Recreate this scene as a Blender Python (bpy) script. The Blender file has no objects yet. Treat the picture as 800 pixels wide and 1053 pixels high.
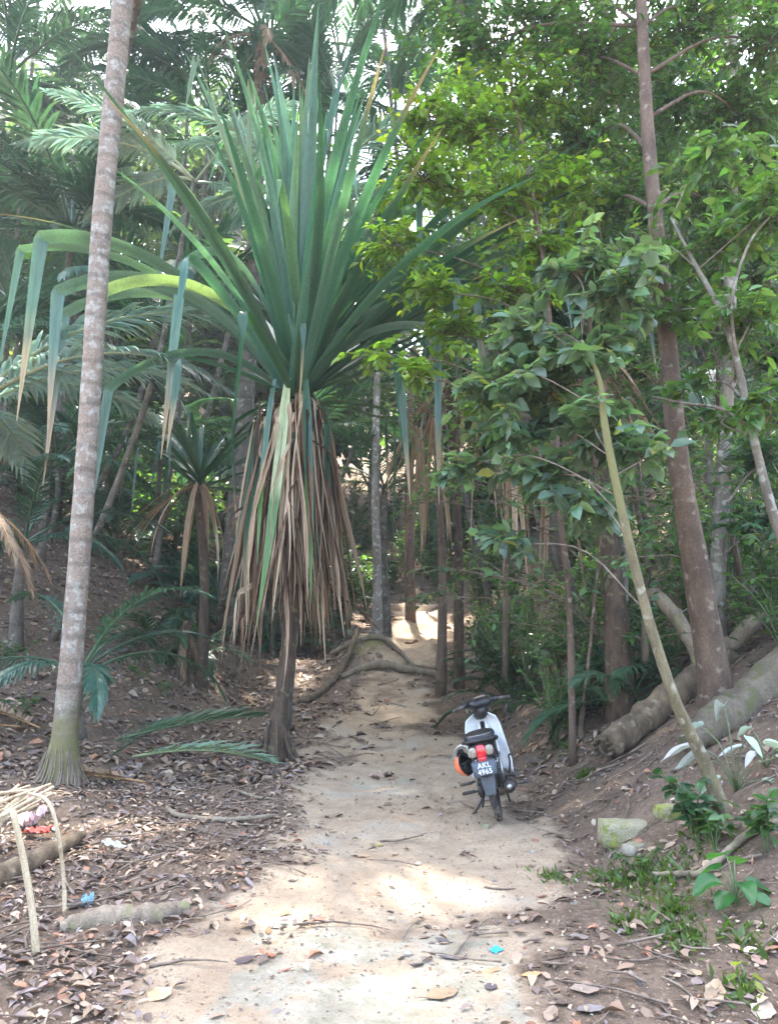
import bpy, bmesh, math, random
import numpy as np
from mathutils import Vector, Matrix, Euler

rng = random.Random(11)
nr = np.random.RandomState(5)
PI = math.pi
S = bpy.context.scene
COL = S.collection
R = math.radians

# ------------------------------------------------------------------ camera frame
CAM = np.array([0.0, 0.0, 1.6]); PITCH = R(10.3); FOC = 760.0
FW = np.array([0, math.cos(PITCH), math.sin(PITCH)]); UP = np.array([0, -math.sin(PITCH), math.cos(PITCH)])
def ray(px, py):
    return FW + np.array([1.0, 0, 0]) * ((px - 400) / FOC) + UP * ((526.5 - py) / FOC)
def P(px, py, d):
    r = ray(px, py); return CAM + r * (d / r[1])

# ------------------------------------------------------------------ noise and terrain
def _h(ix, iy, s):
    v = np.sin(ix * 127.1 + iy * 311.7 + s * 74.7) * 43758.5453
    return v - np.floor(v)
def vnoise(x, y, s=0):
    x = np.asarray(x, float); y = np.asarray(y, float)
    ix = np.floor(x); iy = np.floor(y); fx = x - ix; fy = y - iy
    fx = fx * fx * (3 - 2 * fx); fy = fy * fy * (3 - 2 * fy)
    a = _h(ix, iy, s); b = _h(ix + 1, iy, s); c = _h(ix, iy + 1, s); d = _h(ix + 1, iy + 1, s)
    return a + (b - a) * fx + (c - a) * fy + (a - b - c + d) * fx * fy - 0.5
def sm(a, b, x):
    t = np.clip((x - a) / (b - a), 0, 1); return t * t * (3 - 2 * t)
_zy = np.linspace(-40, 140, 1801)
_zz = np.interp(_zy, [-40, 8.5, 11, 13, 15.6, 16.2, 18, 20, 26, 35, 50, 80, 140], [0, 0, .10, .36, .82, 1.02, 1.42, 1.9, 3.4, 6.4, 13, 28, 60])
_zz = np.convolve(np.pad(_zz, 4, mode='edge'), np.ones(9) / 9, mode='valid')
def pc(y):  return np.interp(y, [0, 3.5, 5, 7, 9, 11, 14, 16, 21, 26, 31], [-.10, -.08, .02, .2, .1, 0, 0, .15, .8, 1.4, 2.2])
def pw(y):  return np.interp(y, [0, 3.5, 5, 7, 9, 11, 14, 16, 21, 26, 31], [.80, .82, .90, 1.02, 1.02, 1.02, .82, .62, .66, .5, .3])
def pathmask(x, y):
    d = (np.abs(x - pc(y)) - pw(y)) + vnoise(x * 1.3, y * 1.3, 3) * .75 + vnoise(x * 4, y * 4, 4) * .35
    return (1 - sm(-.25, .75, d)) * (1 - .42 * sm(.08, .3, vnoise(x * 1.5 + 7, y * 1.5, 33) + .4 * vnoise(x * 5, y * 5, 34))) * sm(25.5, 22.5, y) * (1 - .45 * sm(10.8, 12.5, y) * sm(18.2, 16.5, y) * np.clip(.7 + vnoise(x * 1.1, y * 1.1, 31) * 1.2, 0, 1))
def H(x, y):
    x = np.asarray(x, float); y = np.asarray(y, float)
    z = np.interp(y, _zy, _zz)
    l = np.maximum(0, -x - 2.6 - .02 * y)
    z = z + sm(7.5, 15, y) * (.60 * np.minimum(l, 9) + .2 * np.maximum(l - 9, 0)) + .05 * l
    r = np.maximum(0, x - 1.55 - .01 * y)
    z = z + sm(3.2, 6.5, y) * (.46 * np.minimum(r, 7) + .22 * np.maximum(r - 7, 0)) + .10 * np.minimum(r, 6)
    z = z + .55 * np.exp(-((x + .55) / .75) ** 2 - ((y - 17.3) / 1.2) ** 2)          # mound beside the trail
    z = z + .16 * np.exp(-((x + 3.0) / .8) ** 2 - ((y - 7.4) / .7) ** 2)             # rubbish heap
    pm = pathmask(x, y)
    far = sm(9, 20, y)
    z = z + (1 - .75 * pm) * (vnoise(x * .9, y * .9, 1) * (.12 + .25 * far) + vnoise(x * 3.1, y * 3.1, 2) * .06)
    z = z + pm * sm(15, 17.5, y) * vnoise(x * 1.9, y * 1.9, 41) * .42 + pm * vnoise(x * 2.6, y * 1.6, 42) * .035 - pm * .03 * np.exp(-((x - pc(y) - .35 - .1 * np.sin(y)) / .12) ** 2) * sm(4, 6, y)
    z = z + vnoise(x * 5.5, y * 5.5, 7) * (.022 + .02 * far) + vnoise(x * 13, y * 13, 8) * .010
    return z
def h(x, y): return float(H(x, y))
def G(px, py, dz=0.0):
    r = ray(px, py); t = 1.5
    while t < 110:
        q = CAM + r * t
        if q[2] < h(q[0], q[1]): break
        t += .04
    return np.array([q[0], q[1], h(q[0], q[1]) + dz])
def on(x, y, dz=0.0): return np.array([x, y, h(x, y) + dz])

# ------------------------------------------------------------------ mesh collector
class Geo:
    def __init__(s): s.V = []; s.I = []; s.T = []; s.C = []; s.M = []; s.n = 0
    def add(s, v, f, col=(1, 1, 1), mat=0):
        v = np.asarray(v, float).reshape(-1, 3)
        if isinstance(f, tuple): idx, tot = f
        else:
            tot = np.array([len(q) for q in f], int); idx = np.array([i for q in f for i in q], int)
        s.V.append(v); s.I.append(idx + s.n); s.T.append(tot); s.M.append(np.full(len(tot), mat))
        c = np.asarray(col, float)
        if c.ndim == 1: c = np.tile(c, (len(v), 1))
        s.C.append(c); s.n += len(v)
    def mesh(s, name, mats, smooth=True):
        me = bpy.data.meshes.new(name)
        V = np.concatenate(s.V); I = np.concatenate(s.I); T = np.concatenate(s.T); C = np.concatenate(s.C); M = np.concatenate(s.M)
        me.vertices.add(len(V)); me.vertices.foreach_set('co', V.astype(np.float32).ravel())
        me.loops.add(len(I)); me.loops.foreach_set('vertex_index', I.astype(np.int32))
        me.polygons.add(len(T)); st = np.concatenate([[0], np.cumsum(T)[:-1]])
        me.polygons.foreach_set('loop_start', st.astype(np.int32))
        me.polygons.foreach_set('material_index', M.astype(np.int32))
        me.polygons.foreach_set('use_smooth', np.full(len(T), smooth))
        me.update(calc_edges=True)
        a = me.color_attributes.new('Col', 'FLOAT_COLOR', 'POINT')
        a.data.foreach_set('color', np.hstack([C, np.ones((len(C), 1))]).astype(np.float32).ravel())
        for m in (mats if isinstance(mats, (list, tuple)) else [mats]): me.materials.append(m)
        return me
    def build(s, name, mats, parent=None, smooth=True):
        o = bpy.data.objects.new(name, s.mesh(name, mats, smooth)); COL.objects.link(o)
        if parent is not None: o.parent = parent
        return o
def tag(o, label=None, cat=None, group=None, kind=None):
    if label: o['label'] = label
    if cat: o['category'] = cat
    if group: o['group'] = group
    if kind: o['kind'] = kind
    return o
def thing(name, loc, label, cat, group=None, rz=0.0):
    o = bpy.data.objects.new(name, None); COL.objects.link(o); o.location = loc; o.rotation_euler = (0, 0, rz)
    o.empty_display_size = .1
    return tag(o, label, cat, group)
def part(name, me, parent, mat=None):
    o = bpy.data.objects.new(name, me); COL.objects.link(o); o.parent = parent
    if mat is not None: o.matrix_local = mat
    return o
def copy_tree(o, parent=None):
    c = o.copy(); COL.objects.link(c)
    if parent is not None: c.parent = parent
    for ch in list(o.children): copy_tree(ch, c)
    return c
def nrmz(v): v = np.asarray(v, float); return v / (np.linalg.norm(v) + 1e-9)
def catmull(pts, n):
    p = np.asarray(pts, float); k = len(p)
    if k == 2: return p[0] + (p[1] - p[0]) * np.linspace(0, 1, n)[:, None]
    q = np.vstack([2 * p[0] - p[1], p, 2 * p[-1] - p[-2]]); out = []
    for t in np.linspace(0, k - 1, n):
        i = min(int(t), k - 2); f = t - i; a, b, c, d = q[i:i + 4]
        out.append(.5 * (2 * b + (c - a) * f + (2 * a - 5 * b + 4 * c - d) * f * f + (3 * b - a - 3 * c + d) * f ** 3))
    return np.array(out)
def tube(g, pts, rad, k=8, col=(1, 1, 1), mat=0, rough=0.0, cap=True, seed=0):
    pts = np.asarray(pts, float); n = len(pts); rad = np.broadcast_to(np.asarray(rad, float), (n,))
    tan = np.gradient(pts, axis=0); tan /= np.linalg.norm(tan, axis=1)[:, None] + 1e-9
    u = np.cross(tan[0], [0, 0, 1.0])
    if np.linalg.norm(u) < .2: u = np.cross(tan[0], [1.0, 0, 0])
    u = nrmz(u); V = []
    for i in range(n):
        u = nrmz(u - tan[i] * np.dot(u, tan[i])); w = np.cross(tan[i], u)
        a = np.arange(k) * 2 * PI / k
        rr = rad[i] * (1 + rough * (2 * vnoise(np.cos(a) * 1.6 + seed, i * .55 + np.sin(a) * 1.6, seed)))
        V.append(pts[i] + np.cos(a)[:, None] * u * rr[:, None] + np.sin(a)[:, None] * w * rr[:, None])
    V = np.vstack(V); F = []
    for i in range(n - 1):
        for j in range(k):
            j2 = (j + 1) % k; F.append((i * k + j, i * k + j2, (i + 1) * k + j2, (i + 1) * k + j))
    if cap: F.append(tuple(range(k))[::-1]); F.append(tuple((n - 1) * k + j for j in range(k)))
    g.add(V, F, col, mat)

# ------------------------------------------------------------------ materials
def newmat(name):
    m = bpy.data.materials.new(name); m.use_nodes = True; nt = m.node_tree; nt.nodes.clear()
    out = nt.nodes.new('ShaderNodeOutputMaterial'); return m, nt, out
def N(nt, t, **kw):
    n = nt.nodes.new(t)
    for k, v in kw.items():
        if k in n.inputs: n.inputs[k].default_value = v
        else: setattr(n, k, v)
    return n
def mixc(nt, f, a, b, mode='MIX'):
    n = nt.nodes.new('ShaderNodeMix'); n.data_type = 'RGBA'; n.blend_type = mode
    for s, v in ((0, f), (6, a), (7, b)):
        if hasattr(v, 'is_linked') or hasattr(v, 'links'): nt.links.new(v, n.inputs[s])
        else: n.inputs[s].default_value = v if s == 0 else (*v, 1)
    return n.outputs[2]
def ramp(nt, v, a, b):
    n = nt.nodes.new('ShaderNodeMapRange'); n.interpolation_type = 'SMOOTHSTEP'; nt.links.new(v, n.inputs[0])
    n.inputs[1].default_value = a; n.inputs[2].default_value = b; return n.outputs[0]
def noise(nt, vec, scale, detail=4, rough=.55):
    n = N(nt, 'ShaderNodeTexNoise', Scale=scale, Detail=detail, Roughness=rough); nt.links.new(vec, n.inputs['Vector']); return n.outputs['Fac']
def bump(nt, v, strength, dist):
    n = N(nt, 'ShaderNodeBump', Strength=strength, Distance=dist); nt.links.new(v, n.inputs['Height']); return n.outputs[0]

def leafmat(name, base=(1, 1, 1), rough=.42, trans=.38, tint=(1.5, 1.35, .55), var=.35, spec=.5, streak=False):
    m, nt, out = newmat(name); L = nt.links
    at = N(nt, 'ShaderNodeAttribute', attribute_name='Col'); oi = N(nt, 'ShaderNodeObjectInfo'); tc = N(nt, 'ShaderNodeTexCoord')
    c = mixc(nt, 1.0, at.outputs['Color'], base, 'MULTIPLY')
    rn = N(nt, 'ShaderNodeMapRange'); L.new(oi.outputs['Random'], rn.inputs[0]); rn.inputs[3].default_value = 1 - var; rn.inputs[4].default_value = 1 + var
    vec = tc.outputs['Object']
    if streak:
        mp = N(nt, 'ShaderNodeMapping'); L.new(vec, mp.inputs[0]); mp.inputs['Scale'].default_value = (4.5, 4.5, .35); vec = mp.outputs[0]
    nz = noise(nt, vec, 9, 4)
    r2 = N(nt, 'ShaderNodeMapRange'); L.new(nz, r2.inputs[0]); r2.inputs[1].default_value = .25; r2.inputs[2].default_value = .75; r2.inputs[3].default_value = .78; r2.inputs[4].default_value = 1.22
    mm = N(nt, 'ShaderNodeMath', operation='MULTIPLY'); L.new(rn.outputs[0], mm.inputs[0]); L.new(r2.outputs[0], mm.inputs[1])
    vm = N(nt, 'ShaderNodeVectorMath', operation='SCALE'); L.new(c, vm.inputs[0]); L.new(mm.outputs[0], vm.inputs['Scale'])
    b = N(nt, 'ShaderNodeBsdfPrincipled', Roughness=rough); L.new(vm.outputs[0], b.inputs['Base Color']); b.inputs['Specular IOR Level'].default_value = spec
    t = N(nt, 'ShaderNodeBsdfTranslucent'); tcx = mixc(nt, 1.0, vm.outputs[0], tint, 'MULTIPLY'); L.new(tcx, t.inputs['Color'])
    mx = N(nt, 'ShaderNodeMixShader', Fac=trans); L.new(b.outputs[0], mx.inputs[1]); L.new(t.outputs[0], mx.inputs[2]); L.new(mx.outputs[0], out.inputs['Surface'])
    return m
def barkmat(name, c1, c2, patch=None, patch_amt=.5, scale=6, rings=0.0, moss=None, bump_d=.02, pscale=9, mossz=(0, .8)):
    m, nt, out = newmat(name); L = nt.links; tc = N(nt, 'ShaderNodeTexCoord'); geo = N(nt, 'ShaderNodeNewGeometry'); o = geo.outputs['Position']
    mp = N(nt, 'ShaderNodeMapping'); L.new(o, mp.inputs[0]); mp.inputs['Scale'].default_value = (1, 1, .35); v = mp.outputs[0]
    a = noise(nt, v, scale, 6, .65); c = mixc(nt, ramp(nt, a, .3, .7), c1, c2); hgt = a
    f = noise(nt, o, scale * 9, 4, .7); c = mixc(nt, .35, c, mixc(nt, ramp(nt, f, .3, .7), (.35,) * 3, (1.5,) * 3), 'MULTIPLY')
    if patch:
        p = noise(nt, o, pscale, 3, .5); c = mixc(nt, ramp(nt, p, .60 - .2 * patch_amt, .72 - .2 * patch_amt), c, patch)
    if patch and patch_amt > .5:
        p3 = noise(nt, o, pscale * 3.7, 4, .6); c = mixc(nt, ramp(nt, p3, .50, .60), c, tuple(x * .62 for x in patch)); p4 = noise(nt, o, pscale * .35, 3, .5); c = mixc(nt, ramp(nt, p4, .5, .62), c, mixc(nt, ramp(nt, f, .3, .7), c1, c2))
    if rings:
        w = N(nt, 'ShaderNodeTexWave', Scale=rings, Distortion=1.2, Detail=2); w.bands_direction = 'Z'; w.inputs['Detail Scale'].default_value = 2; L.new(o, w.inputs[0])
        rr = ramp(nt, w.outputs['Fac'], 0, .22); c = mixc(nt, rr, mixc(nt, 1.0, c, (.74,) * 3, 'MULTIPLY'), c)
    if moss:
        sx = N(nt, 'ShaderNodeSeparateXYZ'); L.new(tc.outputs['Object'], sx.inputs[0])
        k = N(nt, 'ShaderNodeMath', operation='ADD'); q = noise(nt, o, 5, 3); L.new(ramp(nt, sx.outputs['Z'], mossz[1], mossz[0]), k.inputs[0]); L.new(q, k.inputs[1])
        c = mixc(nt, ramp(nt, k.outputs[0], .75, 1.25), c, moss)
    b = N(nt, 'ShaderNodeBsdfPrincipled', Roughness=.85); L.new(c, b.inputs['Base Color']); L.new(bump(nt, f, .6, bump_d), b.inputs['Normal']); L.new(b.outputs[0], out.inputs['Surface'])
    return m
def plain(name, col, rough=.5, metal=0.0, nz=.25, scale=20, coat=0.0, bumpd=0.0, dust=None):
    m, nt, out = newmat(name); L = nt.links; tc = N(nt, 'ShaderNodeTexCoord')
    a = noise(nt, tc.outputs['Object'], scale, 4)
    c = mixc(nt, ramp(nt, a, .3, .7), tuple(x * (1 - nz) for x in col), tuple(min(1, x * (1 + nz)) for x in col))
    if dust: c = mixc(nt, ramp(nt, noise(nt, tc.outputs['Object'], 7, 5, .7), .42, .75), c, dust)
    b = N(nt, 'ShaderNodeBsdfPrincipled', Roughness=rough, Metallic=metal); L.new(c, b.inputs['Base Color']); b.inputs['Coat Weight'].default_value = coat
    if bumpd: L.new(bump(nt, a, .5, bumpd), b.inputs['Normal'])
    L.new(b.outputs[0], out.inputs['Surface']); return m

def groundmat():
    m, nt, out = newmat('soil'); L = nt.links; geo = N(nt, 'ShaderNodeNewGeometry'); o = geo.outputs['Position']
    at = N(nt, 'ShaderNodeAttribute', attribute_name='Col'); sp = N(nt, 'ShaderNodeSeparateColor'); L.new(at.outputs['Color'], sp.inputs[0])
    big = noise(nt, o, .55, 5, .6); mid = noise(nt, o, 3.2, 6, .65); fin = noise(nt, o, 26, 5, .7); gr = noise(nt, o, 110, 3, .7)
    soil = mixc(nt, ramp(nt, mid, .3, .7), (.13, .09, .062), (.25, .178, .125))
    soil = mixc(nt, ramp(nt, fin, .45, .75), soil, (.32, .24, .175))
    soil = mixc(nt, ramp(nt, gr, .55, .7), soil, (.10, .07, .055))
    dirt = mixc(nt, ramp(nt, mid, .3, .72), (.43, .315, .212), (.57, .44, .305))
    dirt = mixc(nt, ramp(nt, fin, .5, .72), dirt, (.37, .285, .205))
    dirt = mixc(nt, ramp(nt, gr, .58, .7), dirt, (.28, .215, .16))
    dirt = mixc(nt, ramp(nt, big, .52, .66), dirt, mixc(nt, ramp(nt, fin, .35, .65), (.44, .385, .305), (.52, .46, .375)))
    conc = mixc(nt, ramp(nt, mid, .35, .65), (.36, .32, .24), (.52, .465, .365))
    conc = mixc(nt, ramp(nt, noise(nt, o, 7, 6, .7), .5, .72), conc, (.28, .265, .175))
    conc = mixc(nt, ramp(nt, gr, .6, .75), conc, (.24, .215, .175))
    def edge(ch, amt):
        k = N(nt, 'ShaderNodeMath', operation='MULTIPLY_ADD'); L.new(mid, k.inputs[0]); k.inputs[1].default_value = amt; k.inputs[2].default_value = -amt / 2
        k2 = N(nt, 'ShaderNodeMath', operation='ADD'); L.new(k.outputs[0], k2.inputs[0]); L.new(sp.outputs[ch], k2.inputs[1]); return k2.outputs[0]
    c = mixc(nt, ramp(nt, edge('Red', .7), .28, .72), soil, dirt)
    conc = mixc(nt, ramp(nt, noise(nt, o, 2.3, 7, .7), .47, .60), conc, dirt)
    c = mixc(nt, ramp(nt, edge('Blue', 1.1), .35, .62), c, conc)
    c = mixc(nt, ramp(nt, edge('Green', .8), .4, .8), c, mixc(nt, ramp(nt, fin, .4, .6), (.20, .19, .07), (.33, .29, .13)))
    hh = N(nt, 'ShaderNodeMath', operation='ADD'); L.new(fin, hh.inputs[0]); q = N(nt, 'ShaderNodeMath', operation='MULTIPLY'); L.new(gr, q.inputs[0]); q.inputs[1].default_value = .35; L.new(q.outputs[0], hh.inputs[1])
    b = N(nt, 'ShaderNodeBsdfPrincipled', Roughness=.95); b.inputs['Specular IOR Level'].default_value = .2
    L.new(c, b.inputs['Base Color']); L.new(bump(nt, hh.outputs[0], 1.0, .045), b.inputs['Normal']); L.new(b.outputs[0], out.inputs['Surface']); return m

M = {}
M['soil'] = groundmat()
M['palm'] = leafmat('palm_leaf', rough=.32, trans=.24, tint=(1.4, 1.5, .65), var=.35)
M['pale_sheen'] = leafmat('pale_sheen_leaf', rough=.30, trans=.25, tint=(.95, 1.2, 1.0), var=.12)
M['pand'] = leafmat('strap_leaf', rough=.30, trans=.25, tint=(1.3, 1.5, .7), var=.1, streak=True)
M['broad'] = leafmat('broad_leaf', rough=.34, trans=.46, tint=(1.6, 1.6, .55), var=.12)
M['dry'] = leafmat('dry_leaf', rough=.75, trans=.15, tint=(1.2, 1.0, .7), var=.15, spec=.2, streak=True)
M['litter'] = leafmat('litter_leaf', rough=.6, trans=.05, tint=(1.1, 1, .8), var=.05, spec=.35)
M['palm_bark'] = barkmat('palm_bark', (.17, .125, .095), (.33, .265, .21), patch=(.38, .36, .315), patch_amt=.55, scale=4, rings=1.1, moss=(.16, .15, .065), mossz=(.0, 1.5), pscale=10)
M['dark_bark'] = barkmat('brown_bark', (.075, .048, .032), (.17, .115, .078), patch=(.25, .20, .15), patch_amt=.1, scale=5, rings=.0, bump_d=.015)
M['pale_bark'] = barkmat('pale_bark', (.10, .08, .042), (.22, .18, .10), patch=(.32, .29, .21), patch_amt=.35, scale=11, bump_d=.02, moss=(.17, .16, .06), mossz=(3.2, 1.2))
M['crook_bark'] = barkmat('lichened_bark', (.11, .09, .064), (.22, .185, .14), patch=(.30, .28, .23), patch_amt=.3, scale=8, bump_d=.01)
M['palm_stem'] = barkmat('dark_palm_stem', (.07, .06, .045), (.17, .145, .115), patch=(.25, .24, .2), patch_amt=.15, scale=6, rings=.8)
M['grey_bark'] = barkmat('grey_bark', (.16, .13, .10), (.32, .28, .235), patch=(.44, .41, .36), patch_amt=.3, scale=6)
M['pand_bark'] = barkmat('shaggy_bark', (.05, .033, .022), (.13, .085, .055), patch=(.17, .15, .08), patch_amt=.2, scale=9, bump_d=.03)
M['log'] = barkmat('dead_wood', (.085, .058, .034), (.215, .155, .095), patch=(.26, .21, .14), patch_amt=.2, scale=7, bump_d=.06)
M['log2'] = barkmat('smooth_dead_wood', (.09, .07, .046), (.185, .15, .105), patch=(.10, .10, .04), patch_amt=.45, scale=4, bump_d=.03)
M['root'] = barkmat('root_bark', (.15, .115, .08), (.29, .23, .165), patch=(.22, .21, .10), patch_amt=.25, scale=7)
M['stick'] = barkmat('cream_wood', (.40, .31, .195), (.60, .49, .335), patch=(.27, .19, .11), patch_amt=.15, scale=9, bump_d=.008)
M['twig'] = barkmat('twig_bark', (.10, .07, .05), (.26, .20, .15), scale=12, bump_d=.004)
M['stem'] = plain('green_stem', (.11, .14, .06), .6)

# ------------------------------------------------------------------ leaf builders
LEAF_V = np.array([(0, 0, 0), (0, .33, -.03), (0, .68, -.05), (0, 1, -.16), (-.5, .30, .05), (-.42, .64, .02), (.5, .30, .05), (.42, .64, .02)])
LEAF_F = [(0, 1, 4), (1, 2, 5, 4), (2, 3, 5), (0, 6, 1), (1, 6, 7, 2), (2, 7, 3)]
DIAM_V = np.array([(0, 0, 0), (-.5, .45, .06), (0, 1, -.08), (.5, .45, .06), (0, .5, -.04)]); DIAM_F = [(0, 4, 1), (1, 4, 2), (0, 3, 4), (3, 2, 4)]
def leaves(g, pos, d, n, size, width, col, V=LEAF_V, F=LEAF_F, mat=0, curl=None):
    pos = np.asarray(pos); m = len(pos)
    if not m: return
    d = d / (np.linalg.norm(d, axis=1)[:, None] + 1e-9)
    x = np.cross(d, n); x /= np.linalg.norm(x, axis=1)[:, None] + 1e-9; z = np.cross(x, d)
    size = np.broadcast_to(size, (m,)); width = np.broadcast_to(width, (m,))
    T = np.tile(V[None], (m, 1, 1)).astype(float)
    if curl is not None:
        T[:, :, 2] += curl[:, None] * (T[:, :, 0] ** 2) * 2.5 + (curl * nr.uniform(-1, 1, m))[:, None] * (T[:, :, 1] - .5) ** 2 * 1.6
    W = pos[:, None] + size[:, None, None] * (T[:, :, :1] * width[:, None, None] * x[:, None] + T[:, :, 1:2] * d[:, None] + T[:, :, 2:] * z[:, None])
    fi = np.array([i for f in F for i in f]); tot = np.array([len(f) for f in F])
    k = len(V); idx = (fi[None] + (np.arange(m) * k)[:, None]).ravel()
    c = np.repeat(np.asarray(col), k, axis=0)
    g.add(W.reshape(-1, 3), (idx, np.tile(tot, m)), c, mat)
def rc(base, n, v=.25, hue=.12):
    b = np.asarray(base, float)
    return np.clip(b[None] * (1 + nr.uniform(-v, v, (n, 1))) * (1 + nr.uniform(-hue, hue, (n, 3))), 0, 1)

def frond(L, th0, bend, nl, ll, droop, col, seed, stalk=.16, dead=False, wleaf=.05, back=0.0):
    """palm frond along +X: arched rachis with two rows of leaflets"""
    r = random.Random(seed); g = Geo(); n = 18; p = np.zeros(3); pts = [p]; tans = []
    for i in range(n):
        s = (i + .5) / n; th = th0 + bend * s ** 1.25; t = np.array([math.sin(th), .06 * math.sin(seed + 3 * s), math.cos(th)]); tans.append(t); p = p + t * L / n; pts.append(p)
    pts = np.array(pts); tans.append(tans[-1]); tans = np.array(tans)
    tube(g, pts, np.linspace(.030, .005, n + 1) * L / 3, 5, np.asarray(col) * np.array([1.5, 1.25, .9]), 0)
    c = np.asarray(col)
    for i in range(nl):
        s = stalk + (1 - stalk) * (i + .5) / nl; f = s * n; k = min(int(f), n - 1); q = pts[k] + (pts[k + 1] - pts[k]) * (f - k); t = nrmz(tans[k])
        pr = (math.sin(PI * min(1, .18 + .82 * (s - stalk) / (1 - stalk)) ** 1.15) ** .6) if s < .98 else .3
        pr = max(pr, .22)
        nn = nrmz(np.array([-t[2], 0, t[0]])); 
        if nn[2] < 0: nn = -nn
        for sg in (-1, 1):
            if r.random() < (.16 if dead else .03): continue
            a = R(38 + 30 * s + r.uniform(-7, 7)); side = np.array([0, sg, 0.0])
            d = side * math.cos(a) + t * math.sin(a) + nn * (.22 + back + r.uniform(-.08, .08)); d = nrmz(d)
            Lf = ll * pr * r.uniform(.88, 1.08); wv = nrmz(t - d * np.dot(t, d)); w = wleaf * (.7 + .5 * pr) * r.uniform(.85, 1.15)
            dr = droop * r.uniform(.6, 1.4); vs = []; q0 = q.copy(); dd = d.copy(); prevu = 0
            for u, ww in ((0, .35), (.3, 1.0), (.68, .8), (1, .06)):
                q0 = q0 + dd * Lf * (u - prevu); prevu = u
                vs += [q0 - wv * w * ww * .5, q0 + wv * w * ww * .5]
                dd = nrmz(dd + np.array([0, 0, -1.0]) * dr * (.35 + u))
            cc = c * r.uniform(.75, 1.25) * np.array([r.uniform(.9, 1.15), 1, r.uniform(.85, 1.1)])
            cols = np.array([cc] * 6 + [cc * np.array([1.25, 1.05, .8])] * 2)
            g.add(vs, [(0, 1, 3, 2), (2, 3, 5, 4), (4, 5, 7, 6)], cols, 0)
    return g
GR_PALM = (.045, .112, .082)
FR = []
for i, (L, t0, b, ll, dr) in enumerate([(3.6, 14, 82, .62, .30), (3.8, 28, 88, .66, .38), (3.6, 48, 78, .64, .45), (3.4, 66, 66, .62, .55), (3.2, 85, 52, .6, .7), (3.9, 20, 110, .62, .5), (3.5, 36, 60, .66, .22), (3.7, 56, 100, .58, .8)]):
    FR.append(frond(L, R(t0), R(b), 46, ll, dr, GR_PALM, 20 + i).mesh('frond', M['palm']))
FP = []
for i, (L, t0, b, ll, dr) in enumerate([(3.8, 42, 70, .62, .42), (3.6, 55, 72, .6, .5)]):
    FP.append(frond(L, R(t0), R(b), 54, ll, dr, (.235, .335, .295), 60 + i, wleaf=.055).mesh('frond', M['pale_sheen']))  # sky sheen on the leaflets is put into this pale bluish colour
FD = [frond(2.6, R(120 + 14 * i), R(48 - 10 * i), 34, .5, 1.0, (.22, .165, .115), 80 + i, dead=True, wleaf=.032).mesh('dead_frond', M['dry']) for i in range(3)]
FS = [frond(1.5, R(30 + 16 * i), R(75), 26, .34, .35, (.042, .095, .05), 90 + i, wleaf=.034).mesh('frond', M['palm']) for i in range(4)]
def fmat(az, scale=1.0, roll=0.0, tilt=0.0, loc=(0, 0, 0)):
    return Matrix.Translation(loc) @ Matrix.Rotation(az, 4, 'Z') @ Matrix.Rotation(tilt, 4, 'Y') @ Matrix.Rotation(roll, 4, 'X') @ Matrix.Scale(scale, 4)

def trunk_part(pts, rad, mat, parent, base, name='trunk', k=14, n=26, rough=.06, seed=1):
    g = Geo(); p = catmull(pts, n) - base; rr = np.interp(np.linspace(0, 1, n), np.linspace(0, 1, len(rad)), rad)
    tube(g, p, rr, k, (1, 1, 1), 0, rough, seed=seed); return g.build(name, mat, parent)

def palm(c, label, sc=1.0, n=12, kinds=(0, 1, 2, 3, 5, 6, 7), r=.06, bark='palm_stem', az0=None, dead=0, name='forest_palm', group=None, lean=.3, meshes=None, azs=None, bx=0.0):
    c = np.asarray(c, float); seed = int(abs(c[0] * 31 + c[1] * 17 + c[2] * 7) * 10) % 9999; q = random.Random(seed)
    gx, gy = c[0] + bx + q.uniform(-lean, lean), c[1] + q.uniform(-lean, lean)
    z = h(gx, gy); base = np.array([gx, gy, z - .05]); t = thing(name, base, label, 'palm', group)
    top = c - base
    if top[2] < .5: top = np.array([0, 0, .25])
    trunk_part([base, base + top * .5 + np.array([q.uniform(-.1, .1) - .2 * bx, 0, 0]), base + top], [r * 1.35, r, r * .85], M[bark], t, base, seed=seed % 50)
    for i in range(n):
        az = (azs[i] if azs else (az0 or q.uniform(0, 6)) + i * 2.39996 + q.uniform(-.25, .25))
        ms = (meshes or FR); k = kinds[i % len(kinds)]
        part('frond', ms[k % len(ms)], t, fmat(az, sc * q.uniform(.85, 1.15), q.uniform(-.25, .25), q.uniform(-.12, .12), top - np.array([0, 0, .02 * i * sc])))
    for i in range(dead):
        part('dead_frond', FD[i % 3], t, fmat(q.uniform(0, 6.28), sc * q.uniform(.7, 1.0), q.uniform(-.4, .4), 0, top - np.array([0, 0, .25])))
    return t

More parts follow.
